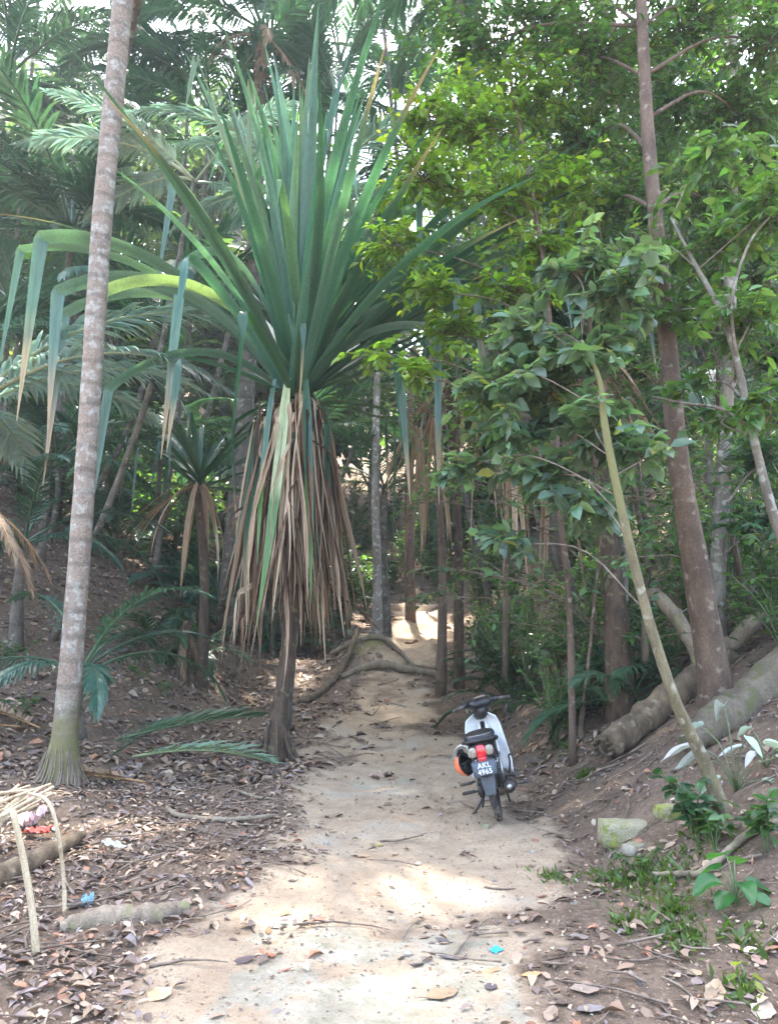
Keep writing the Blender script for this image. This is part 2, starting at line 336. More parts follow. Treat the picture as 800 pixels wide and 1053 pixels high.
def blob_tree(name, label, cat, trunk, rad, bark, clumps, leafcol, lsize, lw=.42, group=None, k=10, droop=.25, gap=.0, twl=1.0, seed=3, limbs=(), dens=2.7, lk=.8, lbark=None):
    """tapered trunk, one limb to every leaf clump, twigs with single leaves"""
    q = random.Random(seed); base = np.asarray(trunk[0], float); t = thing(name, base, label, cat, group)
    tp = catmull(trunk, 30); rr = np.interp(np.linspace(0, 1, 30), np.linspace(0, 1, len(rad)), rad)
    g = Geo(); tube(g, tp - base, rr, k, (1, 1, 1), 0, .07, seed=seed); g.build('trunk', M[bark], t)
    gl = Geo(); gc = Geo(); P0, D0, N0, S0, W0, C0 = [], [], [], [], [], []
    for lp in limbs:
        pp = catmull(lp, 14) - base; gb = Geo(); tube(gb, pp, np.linspace(rr[-1] * 1.2, .012, 14), 6, (1, 1, 1), 0, .05); gb.build('branch', M[bark], t)
    for (c, cr, nl) in clumps:
        c = np.asarray(c, float); dz = tp[:, 2] - (c[2] - .9 * cr - .25 * np.linalg.norm(tp[:, :2] - c[:2], axis=1)); j = int(np.argmin(np.linalg.norm(tp - c, axis=1) + 1.2 * np.abs(dz)))
        a = tp[j]; mid = (a + c) / 2 + np.array([q.uniform(-.15, .15), q.uniform(-.15, .15), .12 * np.linalg.norm(c - a)])
        lim = catmull([a, mid, c], 10) - base; r0 = lk * min(rr[j] * .45, .012 + .016 * np.linalg.norm(c - a))
        tube(gl, lim, np.linspace(r0, .008, 10), 6, (1, 1, 1), 0, .05)
        nl = int(nl * dens); ntw = max(6, int(nl / 14)); per = int(nl / ntw) + 1
        for _ in range(ntw):
            v = nrmz(np.array([q.gauss(0, 1), q.gauss(0, 1), q.gauss(0, .75)])); e = c + v * cr * np.array([1.15, 1.15, .85]) * q.uniform(.45, 1.45) * twl
            st = c + (e - c) * q.uniform(0, .25); md = (st + e) / 2 + np.array([0, 0, .08 * cr]); tw = catmull([st, md, e], 6)
            tube(gl, tw - base, np.linspace(.007, .003, 6), 4, (1, 1, 1), 0)
            shade = q.uniform(.65, 1.35)
            for i in range(per):
                u = (i + q.random()) / per; u = .12 + .9 * u; f = min(u, .999) * 5; ii = int(f); pt = tw[ii] + (tw[ii + 1] - tw[ii]) * (f - ii)
                td = nrmz(tw[min(ii + 1, 5)] - tw[ii]); sd = nrmz(np.cross(td, [0, 0, 1.0]) + 1e-4) * (1 if i % 2 else -1)
                P0.append(pt); D0.append(td * q.uniform(-.1, 1) + sd * q.uniform(.2, 1.2) + np.array([q.gauss(0, .35), q.gauss(0, .35), -droop * q.uniform(-.6, 2.2)]))
                N0.append(np.array([q.gauss(0, .55), q.gauss(0, .55) - .15, 1.0])); S0.append(lsize * q.uniform(.42, 1.5)); W0.append(lw * q.uniform(.8, 1.25)); C0.append(shade)
    m = len(P0); col = rc(leafcol, m, .28, .12) * np.array(C0)[:, None]
    yel = nr.rand(m) < .022; col[yel] *= np.array([2.2, 1.5, .8])
    leaves(gc, np.array(P0) - base, np.array(D0), np.array(N0), np.array(S0), np.array(W0), col)
    gl.build('branches', M[lbark or bark], t); gc.build('crown', M['broad'], t); return t

# ================================================================== SETTING
def build_ground():
    xs = np.unique(np.concatenate([-np.geomspace(5, 75, 60), np.linspace(-5, 5, 201), np.geomspace(5, 75, 60)]))
    ys = np.unique(np.concatenate([np.linspace(-25, 1.5, 20), np.linspace(1.5, 13, 240), np.linspace(13, 28, 160), np.geomspace(28, 120, 60)]))
    X, Y = np.meshgrid(xs, ys); Z = H(X, Y); pm = pathmask(X, Y)
    green = .9 * np.exp(-((X + .5) / .6) ** 2 - ((Y - 17.0) / .8) ** 2) + .35 * sm(1.5, 2.4, X) * sm(5.2, 4.2, Y) * (vnoise(X * 2.5, Y * 2.5, 12) + .5)
    conc = 1.0 * sm(5.0, 4.3, Y + .35 * vnoise(X * 2, Y * 2, 5) + .25 * X) * sm(-.1, -.4, np.abs(X + .1) - .95) + .75 * sm(.4, .1, np.abs(Y - 9.1 - .3 * X)) * sm(.7, .2, np.abs(X + .1))
    C = np.stack([pm, green, conc], -1).reshape(-1, 3); V = np.stack([X, Y, Z], -1).reshape(-1, 3)
    ny, nx = X.shape; ii = (np.arange(ny - 1)[:, None] * nx + np.arange(nx - 1)[None])
    Q = np.stack([ii, ii + 1, ii + nx + 1, ii + nx], -1).reshape(-1, 4)
    g = Geo(); g.add(V, (Q.ravel(), np.full(len(Q), 4)), C); tag(g.build('ground', M['soil']), kind='structure')
    keep = (pm.ravel()[Q].mean(1) > .30) & (V[Q].mean(1)[:, 1] > 0) & (V[Q].mean(1)[:, 1] < 32)
    Qp = Q[keep]; used = np.unique(Qp); rm = np.full(len(V), -1); rm[used] = np.arange(len(used))
    Vp = V[used].copy(); Vp[:, 2] += .005
    g = Geo(); g.add(Vp, (rm[Qp].ravel(), np.full(len(Qp), 4)), C[used]); tag(g.build('path', M['soil']), kind='structure')
build_ground()

def normals_at(x, y):
    e = .06; dx = (H(x + e, y) - H(x - e, y)) / (2 * e); dy = (H(x, y + e) - H(x, y - e)) / (2 * e)
    n = np.stack([-dx, -dy, np.ones_like(dx)], -1); return n / np.linalg.norm(n, axis=1)[:, None]
PAL = np.array([(.27, .185, .13), (.22, .165, .145), (.37, .275, .19), (.12, .085, .068), (.30, .15, .09), (.42, .34, .255), (.18, .135, .115), (.32, .23, .165), (.25, .205, .195)])
def litter(n, x0, x1, y0, y1, smin, smax, dens, g):
    x = nr.uniform(x0, x1, n); y = y0 + (y1 - y0) * nr.uniform(0, 1, n) ** 1.3
    keep = nr.rand(n) < dens(x, y); x = x[keep]; y = y[keep]; m = len(x)
    nn = normals_at(x, y) + nr.normal(0, .17, (m, 3)) * np.array([1, 1, .2]); a = nr.uniform(0, 2 * PI, m)
    d = np.stack([np.cos(a), np.sin(a), np.zeros(m)], -1); nn /= np.linalg.norm(nn, axis=1)[:, None]; d -= nn * (d * nn).sum(1)[:, None]
    sz = nr.uniform(smin, smax, m) * nr.choice([.35, .5, .7, 1, 1.3, 1.7], m)
    p = np.stack([x, y, H(x, y) + nr.uniform(.006, .028, m)], -1)
    col = PAL[nr.choice(len(PAL), m, p=[.2, .16, .13, .13, .06, .08, .1, .1, .04])] * nr.uniform(.7, 1.25, (m, 1))
    leaves(g, p - d * sz[:, None] * .5, d, nn, sz, np.where(nr.rand(m) < .14, nr.uniform(.07, .14, m), nr.uniform(.32, .62, m)), col, curl=nr.uniform(-.15, .35, m))
g = Geo()
def dn(x, y):
    pm = pathmask(x, y); cl = vnoise(x * 1.7, y * 1.7, 21) + .5; c2 = vnoise(x * 4.5, y * 4.5, 22) + .5
    left = (x < pc(y)); side = np.where(left, sm(.9, .15, pm) * (.45 + .8 * cl), sm(.8, .1, pm) * (.12 + .5 * cl * c2))
    return np.clip(side, .0, 1) + (.045 * c2 + .22 * cl * c2 * sm(.85, .3, pm)) * (pm > .25)
litter(60000, -5.5, 4.5, 2.4, 9.5, .028, .07, lambda x, y: dn(x, y) * .8, g)
litter(30000, -10, 7, 9, 19, .06, .13, lambda x, y: np.clip(dn(x, y) * 1.1, 0, 1), g)
litter(11000, -18, 14, 18, 42, .14, .32, lambda x, y: np.clip(.15 + dn(x, y), 0, 1), g)
tag(g.build('leaf_litter', M['litter']), 'carpet of dry brown and grey leaves over the forest floor', 'leaf litter', kind='stuff')
g = Geo()
for i in range(1500):
    y = 2.8 + 18 * rng.random() ** 1.6; x = rng.uniform(-1, 1) * (2.5 + .5 * y)
    pm = float(pathmask(x, y))
    if rng.random() < pm * .99: continue
    if x > 0 and rng.random() < .45: continue
    L = rng.uniform(.08, .5) * (1 + y / 20); a = rng.uniform(0, PI); q = [on(x + math.cos(a) * L * u, y + math.sin(a) * L * u, .015 + rng.uniform(0, .025)) + np.array([rng.uniform(-.02, .02), rng.uniform(-.02, .02), 0]) for u in (-.5, -.1, .3, .5)]
    tube(g, q, np.linspace(rng.uniform(.003, .008), .002, 4) * (1 + y / 14), 4, (1, 1, 1))
_crumb = Geo(); _n = 16000; _x = nr.uniform(-4, 4.5, _n); _y = 2.5 + 14 * nr.rand(_n) ** 1.6
_a = nr.uniform(0, 6.28, _n); _d = np.stack([np.cos(_a), np.sin(_a), nr.uniform(-.2, .5, _n)], -1)
leaves(_crumb, np.stack([_x, _y, H(_x, _y) + .006], -1), _d, np.stack([nr.normal(0, .5, _n), nr.normal(0, .5, _n), np.ones(_n)], -1), nr.uniform(.008, .032, _n), nr.uniform(.25, .9, _n), PAL[nr.randint(0, 9, _n)] * nr.uniform(.5, 1.1, (_n, 1)), DIAM_V, DIAM_F)
_n = 14000; _x = nr.uniform(-2.2, 3.0, _n); _y = 2.4 + 13 * nr.rand(_n) ** 1.5; _k = nr.rand(_n) < .25 + .75 * (pathmask(_x, _y) > .4); _x = _x[_k]; _y = _y[_k]; _n = len(_x)
OCT_V = np.array([(0, -.5, .1), (.5, 0, 0), (0, .5, .05), (-.5, .05, 0), (.05, 0, .42), (0, 0, -.4)]); OCT_F = [(0, 1, 4), (1, 2, 4), (2, 3, 4), (3, 0, 4)]
_a = nr.uniform(0, 6.28, _n); _gr = Geo(); leaves(_gr, np.stack([_x, _y, H(_x, _y) + .004], -1), np.stack([np.cos(_a), np.sin(_a), np.zeros(_n)], -1), np.stack([nr.normal(0, .15, _n), nr.normal(0, .15, _n), np.ones(_n)], -1), nr.uniform(.004, .02, _n) * nr.choice([.7, 1, 1.6], _n, p=[.6, .34, .06]), nr.uniform(.6, 1.2, _n), np.array([(.36, .29, .21)]) * nr.uniform(.45, 1.25, (_n, 1)) * nr.uniform(.93, 1.07, (_n, 3)), OCT_V, OCT_F)
tag(_gr.build('grit', M['litter'], smooth=False), 'loose grit and small clods on the dirt path', 'grit', kind='stuff')
tag(_crumb.build('debris', M['litter']), 'tiny crumbs of dry leaf and bark strewn on the soil', 'debris', kind='stuff')
tag(g.build('twig_litter', M['twig']), 'thin dead twigs scattered among the leaves', 'twigs', kind='stuff')

# grass and seedlings along the right verge
g = Geo(); p0, d0, n0, s0, w0 = [], [], [], [], []
for (px, py, rad, n) in [(660, 905, .22, 260), (690, 940, .2, 240), (705, 968, .14, 130), (645, 955, .10, 90), (630, 905, .16, 120), (570, 905, .12, 60), (600, 800, .12, 80), (580, 770, .2, 120), (720, 870, .15, 90), (560, 740, .2, 120), (770, 975, .14, 70), (760, 1020, .1, 50), (690, 905, .2, 150)]:
    c = G(px, py)
    for _ in range(n):
        a = rng.uniform(0, 6.28); r_ = rad * abs(rng.gauss(0, .8)); x, y = c[0] + r_ * math.cos(a), c[1] + r_ * 1.3 * math.sin(a)
        p0.append(on(x, y, -.003)); d0.append((rng.gauss(0, .6), rng.gauss(0, .6), rng.uniform(.25, 1))); n0.append((rng.gauss(0, .5), rng.gauss(0, .5), .8)); s0.append(rng.uniform(.035, .10)); w0.append(rng.uniform(.10, .45))
leaves(g, np.array(p0), np.array(d0), np.array(n0), np.array(s0), np.array(w0), rc((.085, .14, .035), len(p0), .35, .15), DIAM_V, DIAM_F)
tag(g.build('grass', M['broad']), 'short green grass and weeds on the right verge', 'grass', kind='stuff')

# ================================================================== GIANT SCREW PINE
def strap(g, p0, az, th0, L, w, bend, colf, fold=None, fth=R(174), n=16, pwr=1.5, twist=0.0, keel=.28, ftw=0.0, wig=0.0):
    ss = list(np.linspace(0, 1, n))
    if fold: ss = sorted([s for s in ss if abs(s - fold) > .035] + [fold - .03, fold - .01, fold + .01, fold + .03])
    p = np.array(p0, float); V = []; C = []; prev = 0
    rad = np.array([math.cos(az), math.sin(az), 0]); side = np.array([-math.sin(az), math.cos(az), 0]); zz = np.array([0, 0, 1.0])
    sway = rng.gauss(0, .09) * (1 + wig * 2); ph = rng.uniform(0, 6)
    for s in ss:
        def ang(q):
            a_ = th0 + bend * q ** pwr
            return a_ if not fold else a_ + (fth - a_) * float(sm(fold - .02, fold + .03, q))
        m = (s + prev) / 2; th = ang(m); d = rad * math.sin(th) + zz * math.cos(th) + side * (sway * m + wig * math.sin(ph + 7 * m)) + rad * wig * .7 * math.cos(ph * 2 + 6 * m); p = p + d * L * (s - prev); prev = s
        nrm = -rad * math.cos(th) + zz * math.sin(th); tw = twist * s + (ftw * min(1, (s - fold) / .10) if fold and s > fold else 0); sd = side * math.cos(tw) + nrm * math.sin(tw); nm = nrm * math.cos(tw) - side * math.sin(tw)
        pr = (.6 + .4 * min(1, s / .15)) * (1 if s < .5 else max(.04, 1 - ((s - .5) / .5) ** 1.4))
        if fold and abs(s - fold) < .03: pr *= .75
        hw = w * .5 * pr
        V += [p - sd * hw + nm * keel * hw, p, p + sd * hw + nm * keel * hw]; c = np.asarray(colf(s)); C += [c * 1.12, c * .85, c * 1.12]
    F = []
    for i in range(len(ss) - 1):
        a = 3 * i; F += [(a, a + 1, a + 4, a + 3), (a + 1, a + 2, a + 5, a + 4)]
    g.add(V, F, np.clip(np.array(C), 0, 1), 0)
def greenf(base, tip=None, s0=.8):
    b = np.asarray(base) * rng.uniform(.68, 1.35) * (np.array([1.45, 1.12, .7]) if rng.random() < .10 else 1) * np.array([rng.uniform(.9, 1.12), 1, rng.uniform(.9, 1.12)]); t = np.asarray(tip) if tip is not None else b
    return lambda s: b + (t - b) * float(sm(s0 - .08, s0 + .08, s))
GP = (.078, .180, .115); TAN = (.36, .26, .16); DEADC = [(.25, .155, .098), (.42, .31, .215), (.13, .075, .048), (.34, .24, .16), (.065, .04, .028), (.50, .39, .275)]  # DEADC: dead leaf browns, the near-black one standing in for shaded skirt gaps
def screw_pine():
    b = G(283, 783); y = b[1]; c = P(303, 412, y); t = thing('screw_pine', b, 'giant screw pine with sword leaves and a brown skirt of dead leaves beside the path', 'tree')
    trunk_part([b - [0, 0, .15], P(287, 735, y), P(297, 660, y), P(303, 540, y), c + [0, 0, .4]], [.19, .125, .105, .105, .13, .18], M['pand_bark'], t, b, rough=.16, seed=4, n=40)
    g = Geo()
    for k in range(9):
        a = k * .7 + rng.uniform(-.2, .2); r0 = .14; rr = rng.uniform(.22, .42); x, yy = b[0] + rr * math.cos(a), b[1] + rr * math.sin(a)
        tube(g, catmull([b + [r0 * math.cos(a), r0 * math.sin(a), rng.uniform(.25, .6)], b + [(r0 + .08) * math.cos(a), (r0 + .08) * math.sin(a), .18], on(x, yy, -.05)], 8) - b, np.linspace(.022, .03, 8), 6, (1, 1, 1), 0, .1)
    g.build('root', M['pand_bark'], t)
    g = Geo(); o = c - b
    def st(zr=.5): return o + np.array([rng.gauss(0, .09), rng.gauss(0, .09), rng.uniform(-.1, zr)])
    def ft(): return rng.choice((-1, 1)) * rng.uniform(.7, 1.9)
    for i in range(74):
        f = rng.uniform(.66, .9) if rng.random() < .22 else None
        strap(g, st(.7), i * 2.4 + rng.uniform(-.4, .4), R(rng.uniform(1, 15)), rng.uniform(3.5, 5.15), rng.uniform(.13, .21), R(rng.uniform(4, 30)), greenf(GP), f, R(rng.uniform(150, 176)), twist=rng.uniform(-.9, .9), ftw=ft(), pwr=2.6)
    for az, th, L in ((-1.3, 2, 5.5), (.2, 5, 5.2), (2.6, 9, 5.0), (-.4, 11, 5.0), (3.3, 12, 4.8), (-2.2, 6, 5.0)):
        strap(g, st(.6), az, R(th), L, .26, R(4), greenf(GP), twist=rng.uniform(-.9, .9))
    for i in range(46):
        if math.cos(i * 2.4) < -.2 and rng.random() < .72: continue
        f = rng.uniform(.7, .9) if rng.random() < .16 else None
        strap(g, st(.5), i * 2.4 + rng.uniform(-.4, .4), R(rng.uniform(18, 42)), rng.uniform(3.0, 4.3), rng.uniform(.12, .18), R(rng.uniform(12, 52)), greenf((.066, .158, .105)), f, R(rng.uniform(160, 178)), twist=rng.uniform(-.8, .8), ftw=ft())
    for i in range(46):
        if math.cos(i * 2.4) < -.2 and rng.random() < .6: continue
        f = rng.uniform(.5, .75) if rng.random() < .25 else None
        tip = TAN if rng.random() < .5 else None
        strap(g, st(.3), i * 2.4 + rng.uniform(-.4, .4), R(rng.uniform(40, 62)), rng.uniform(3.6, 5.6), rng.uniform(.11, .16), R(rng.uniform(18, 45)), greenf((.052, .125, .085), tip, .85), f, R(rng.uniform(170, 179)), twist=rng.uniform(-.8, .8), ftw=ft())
    def arc(F, zend, w, base, tip=None, t0=.86, dep=0.0, rise=1.0, side=1):
        rise = rise + (.75 if side == 1 and rise > .3 else .2)
        F = np.asarray(F) - b; S0 = st(.3); ctl = S0 + (F - S0) * np.array([.5, .5, .62]) + np.array([0, 0, rise]); u = np.linspace(0, 1, 16)[:, None]
        up = (1 - u) ** 2 * S0 + 2 * u * (1 - u) * ctl + u * u * F; hang = F + np.linspace(.02, 1, 9)[:, None] * np.array([rng.uniform(-.12, .12) - .06 * side, rng.uniform(-.1, .1), 0]) - np.linspace(.02, 1, 9)[:, None] * np.array([0, 0, 1.0]) * zend
        pts = np.vstack([up, hang]); n = len(pts); tn = np.gradient(pts, axis=0); L = np.concatenate([[0], np.cumsum(np.linalg.norm(np.diff(pts, axis=0), axis=1))]); L /= L[-1]; V = []; C = []; cf = greenf(base, tip, t0); tl = rng.uniform(.3, .9)
        for i in range(n):
            k = 0 if i < 14 else min(1, (i - 13) / 4); d = nrmz(tn[i]); sd = np.array([0, 1.0, 0]) * (1 - k) + np.array([1.0, tl * .4, 0]) * side * k + np.array([0, 0, -.75]) * (1 - k); sd = nrmz(sd - d * sd.dot(d)); nm = np.cross(d, sd)
            if nm[2] < 0 and i < 15: nm = -nm
            pr = (.6 + .4 * min(1, L[i] / .12)) * (1 if L[i] < .55 else max(.05, 1 - ((L[i] - .55) / .45) ** 1.7)); hw = w * .5 * pr
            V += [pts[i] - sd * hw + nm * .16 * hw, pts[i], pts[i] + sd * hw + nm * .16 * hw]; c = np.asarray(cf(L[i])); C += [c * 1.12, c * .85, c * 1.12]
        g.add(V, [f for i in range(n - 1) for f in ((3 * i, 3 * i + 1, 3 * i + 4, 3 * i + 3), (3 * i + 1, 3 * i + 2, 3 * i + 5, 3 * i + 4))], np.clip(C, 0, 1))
    AG = (.10, .175, .14)
    for px, py, pe, w, sd, ris, tip in ((43, 244, 434, .20, 1, .5, TAN), (22, 256, 400, .15, 1, .5, None), (60, 300, 448, .19, 1, .75, TAN), (67, 322, 500, .17, 1, .7, TAN), (106, 300, 425, .17, 1, .7, TAN), (188, 274, 474, .15, 1, .9, TAN), (112, 400, 540, .13, 1, .5, None),
                                         (505, 262, 345, .17, -1, .5, None), (520, 268, 380, .13, -1, .5, None), (545, 258, 350, .16, -1, .5, None), (575, 248, 340, .17, -1, .4, None), (490, 300, 420, .13, -1, .6, TAN), (560, 300, 430, .13, -1, .5, TAN), (450, 340, 520, .12, -1, .6, TAN), (470, 290, 400, .13, -1, .6, None), (202, 58, 124, .17, 1, -.3, None), (258, 82, 200, .14, 1, -.2, None), (180, 180, 300, .15, 1, .0, None), (432, 190, 300, .14, -1, .0, None)):
        Fp = P(px, py, y + rng.uniform(-1.3, .5)); arc(Fp, Fp[2] - P(px, pe, Fp[1])[2], w, AG if tip else (.085, .16, .115), tip, rng.uniform(.80, .88), rise=ris, side=sd)
    for az, th, bd, L in ((5, 42, 24, 5.4), (-8, 36, 22, 5.6), (12, 48, 26, 5.2), (-15, 52, 22, 5.0), (0, 30, 26, 5.8), (20, 38, 30, 5.4), (-20, 44, 26, 5.2), (8, 56, 22, 4.8)):
        strap(g, st(.3), R(az), R(th), L, rng.uniform(.13, .17), R(bd), greenf((.052, .125, .085)), twist=-.7)
    for i in range(9):
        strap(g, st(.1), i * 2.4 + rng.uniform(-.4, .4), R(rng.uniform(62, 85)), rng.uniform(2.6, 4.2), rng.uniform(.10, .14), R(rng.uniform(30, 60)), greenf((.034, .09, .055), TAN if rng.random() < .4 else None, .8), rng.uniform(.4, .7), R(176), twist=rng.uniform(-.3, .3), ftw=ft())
    g.build('crown', M['pand'], t)
    g = Geo()
    for i in range(480):
        r_ = rng.random(); a = rng.uniform(0, 6.28); s0 = o + np.array([.14 * math.cos(a), .14 * math.sin(a), rng.uniform(-.65, .15)])
        cc = np.array(DEADC[rng.randrange(6)]) * rng.uniform(.75, 1.2)
        if r_ < .10: cc = np.array((.045, .10, .06))
        c2 = cc if r_ > .10 else (cc if rng.random() < .5 else np.array(TAN))
        L = rng.uniform(1.6, 3.6)
        strap(g, s0, a, R(rng.uniform(100, 145)), L, rng.uniform(.022, .088), R(rng.uniform(10, 30)), (lambda cc, c2: (lambda s: cc + (c2 - cc) * float(sm(.5, .9, s))))(cc, c2), rng.uniform(.04, .14), R(rng.uniform(168, 180)), twist=rng.uniform(-2.5, 2.5), keel=.5, ftw=ft(), wig=rng.uniform(.02, .13))
    for i in range(70):
        a = rng.uniform(0, 6.28); rr = rng.uniform(.15, .5); cc = np.array(DEADC[rng.randrange(6)]) * rng.uniform(.6, 1.1)
        strap(g, o + [rr * math.cos(a), rr * math.sin(a), -rng.uniform(.3, 2.6)], rng.uniform(0, 6.28), R(rng.uniform(120, 178)), rng.uniform(.5, 1.4), rng.uniform(.03, .08), R(rng.uniform(-25, 25)), (lambda cc: (lambda s: cc))(cc), rng.uniform(.2, .8) if rng.random() < .6 else None, R(rng.uniform(160, 180)), twist=rng.uniform(-3, 3), keel=.5, ftw=ft(), wig=.2)
    g.build('dead_leaf_skirt', M['dry'], t)
    for dx, L, bc, w in ((-.06, 3.5, (.44, .52, .28), .115), (.19, 3.2, (.06, .14, .085), .10), (-.24, 2.7, (.06, .135, .09), .08)):
        g = Geo(); lo = np.array((.10, .21, .055)); bc = np.array(bc)
        strap(g, o + [dx, -.32, .22 - .05 * abs(dx)], R(-90 + dx * 120), R(165), L, w * 1.25, R(11), (lambda bc: (lambda s: bc + (lo - bc) * float(sm(.46, .52, s))))(bc), None, pwr=.4, keel=.2)
        lf = g.build('hanging_leaf', M['pand'], t)
        if dx == -.06: lf['label'] = 'pale yellow-green leaf hanging down the front of the skirt'
screw_pine()

def small_screw_pine(base, ctop, label, n=40, sc=1.0, deadn=26, ntip=.8):
    base = np.asarray(base); t = thing('screw_pine', base, label, 'tree'); o = np.asarray(ctop) - base
    trunk_part([base - [0, 0, .1], base + o * .5 + [.08, 0, 0], ctop], [.12, .08, .1], M['pand_bark'], t, base, rough=.12, seed=7)
    g = Geo()
    for i in range(n):
        th = rng.uniform(8, 82); f = rng.uniform(.45, .75) if rng.random() < .6 else None
        strap(g, o + [rng.gauss(0, .05), rng.gauss(0, .05), rng.uniform(-.1, .2)], i * 2.4 + rng.uniform(-.3, .3), R(th), sc * rng.uniform(2.6, 4.4), rng.uniform(.08, .13), R(rng.uniform(15, 60)), greenf((.036, .09, .06), TAN if rng.random() < ntip else None, .84), f, R(rng.uniform(170, 179)))
    g.build('crown', M['pand'], t)
    g = Geo()
    for i in range(deadn):
        a = rng.uniform(0, 6.28); cc = np.array(DEADC[rng.choice([0, 1, 3, 5])]) * rng.uniform(.8, 1.2)
        strap(g, o + [.1 * math.cos(a), .1 * math.sin(a), rng.uniform(-.2, .1)], a, R(rng.uniform(90, 130)), sc * rng.uniform(1.8, 3.2), rng.uniform(.05, .1), R(rng.uniform(40, 75)), (lambda cc: (lambda s: cc))(cc), None, pwr=.5, keel=.6)
    g.build('dead_leaf_skirt', M['dry'], t)
b2 = G(636, 690); small_screw_pine(on(b2[0], 11.2), P(596, 360, 11.6), 'second screw pine with drooping folded leaves behind the leafy sapling', 46, 1.05, 30)
small_screw_pine(on(P(470, 600, 15)[0], 15), P(462, 395, 15), 'small screw pine with long hanging dead strips above the far end of the trail', 30, .9, 30)
small_screw_pine(on(P(210, 640, 13.6)[0], 13.6), P(205, 500, 13.8), 'low dark screw pine at the foot of the slope behind the dead palm stump', 30, .75, 18, .4)

# ================================================================== PALMS
pb = G(62, 803); pd = pb[1]
pt = thing('tall_palm', pb, 'tall straight palm with blotched pale bark and flared mossy base', 'palm')
trunk_part([pb - [0, 0, .1], P(64, 785, pd), P(67, 755, pd), P(73, 690, pd), P(83, 560, pd), P(94, 400, pd), P(106, 220, pd), P(122, 50, pd), P(150, -260, pd)], [.30, .20, .145, .132, .127, .125, .128, .132, .13], M['palm_bark'], pt, pb, n=70, k=18, rough=.03)
g = Geo()
for k in range(90):
    a = k * 2.4; r1 = rng.uniform(.26, .36); z1 = rng.uniform(.12, .42); tube(g, catmull([[.17 * math.cos(a), .17 * math.sin(a), z1], [.235 * math.cos(a + .1), .235 * math.sin(a + .1), z1 * .4], [r1 * math.cos(a), r1 * math.sin(a), -.06]], 8), np.linspace(.006, .011, 8), 5, rough=.3)
g.build('root', M['root'], pt)
ctop = P(150, -260, pd) - pb
for i in range(13): part('frond', FR[(0, 1, 2, 3, 5, 7)[i % 6]], pt, fmat(i * 2.4, 1.0, rng.uniform(-.2, .2), 0, ctop))

BK = (0, 1, 2, 3, 5, 2, 7, 3)
palm(P(-70, 395, 13.5), 'palm at the left edge with fine arching fronds above the dead frond', 1.05, 12, BK, .13, az0=.1)
palm(P(75, 235, 15), 'dark feathery palm behind the tall blotched palm trunk', 1.2, 14, BK)
palm(P(165, 330, 16.5), 'palm with broad dark fronds between the tall palm and the screw pine', 1.15, 14, BK, bx=-2.0)
palm(P(10, 70, 17), 'tall palm high on the left with dark drooping fronds', 1.25, 14, BK)
palm(P(130, 40, 19), 'palm crown high behind the top of the blotched trunk', 1.25, 14, BK)
palm(P(218, 120, 17.5), 'palm with hanging blue-green fronds left of the screw pine tip', 1.15, 14, BK, bx=-1)
palm(P(270, 28, 17), 'palm with grey trunk and shaggy dead fronds behind the screw pine leaves', 1.1, 13, BK, .19, dead=9, lean=.1, bx=-.35)
palm(P(345, 95, 20), 'hazy palm crown behind the top of the screw pine', 1.3, 14, BK, bx=-2)
palm(P(470, -20, 14.5), 'palm whose pale fronds hang over the bright sky gap', 1.1, 14, (0, 1, 2, 3, 5, 7), .09, bx=2.2)
palm(P(540, -60, 16), 'tall palm above the leafy canopy, right of the sky gap', 1.2, 13, BK, bx=1.6)
palm(P(165, 455, 18), 'low palm on the slope behind the screw pine skirt', 1.0, 12, (2, 3, 4, 7, 1))
palm(P(60, 470, 16), 'palm with dark fronds on the litter slope at the left', 1.0, 11, (1, 2, 3, 4))
palm(P(395, 500, 19), 'small palm with pale arching fronds beside the far trail', .75, 11, (1, 2, 3, 7), .09)
palm(P(676, 330, 13), 'palm with narrow fronds behind the brown leaning trunk', .95, 13, BK, .1)
palm(P(628, 130, 17), 'palm crown in the hazy right canopy', 1.2, 13, BK)
palm(P(765, 80, 17), 'tall palm behind the grey straight trunk at upper right', 1.2, 13, BK)
palm(P(480, 215, 19), 'palm fronds behind the bright leafy branch', 1.2, 13, BK, bx=2.2)
palm(P(400, 300, 22), 'distant palm behind the middle of the screw pine', 1.2, 13, BK, bx=-3)
palm(P(560, 330, 20), 'distant palm behind the second screw pine', 1.2, 13, BK)
palm(P(730, 430, 15), 'palm on the bank behind the brown trunk foot', 1.0, 12, BK, .1)
palm(P(300, 470, 20), 'distant palm low behind the screw pine trunk', 1.1, 12, BK)
palm(P(-20, 210, 19), 'palm partly cut by the left edge behind dark fronds', 1.3, 13, BK)
palm(P(20, 340, 19), 'dark palm behind the hanging folded leaf tips', 1.2, 13, BK)
palm(P(115, 150, 22), 'distant palm crossing behind the blotched trunk, half hidden', 1.3, 13, BK)
for (px, py, dd, lab, bx) in [(385, -70, 19, 'tall palm whose crown closes the sky above the screw pine tip', 3), (300, -110, 21, 'tall palm above the top of the screw pine, farther back', -3), (45, -60, 20, 'tall palm with its crown at the upper left corner', 0), (200, -50, 23, 'tall palm between the blotched trunk and the screw pine top', 0), (620, -40, 21, 'tall palm behind the crown of the brown leaning tree', 0), (350, 60, 26, 'farthest tall palm in the haze behind the screw pine tip', -2), (140, 110, 27, 'farthest palm behind the blotched trunk', 0), (440, 110, 25, 'farthest palm in the haze right of the screw pine tip', 3)]:
    palm(P(px, py, dd), lab, 1.35, 14, BK, bx=bx)
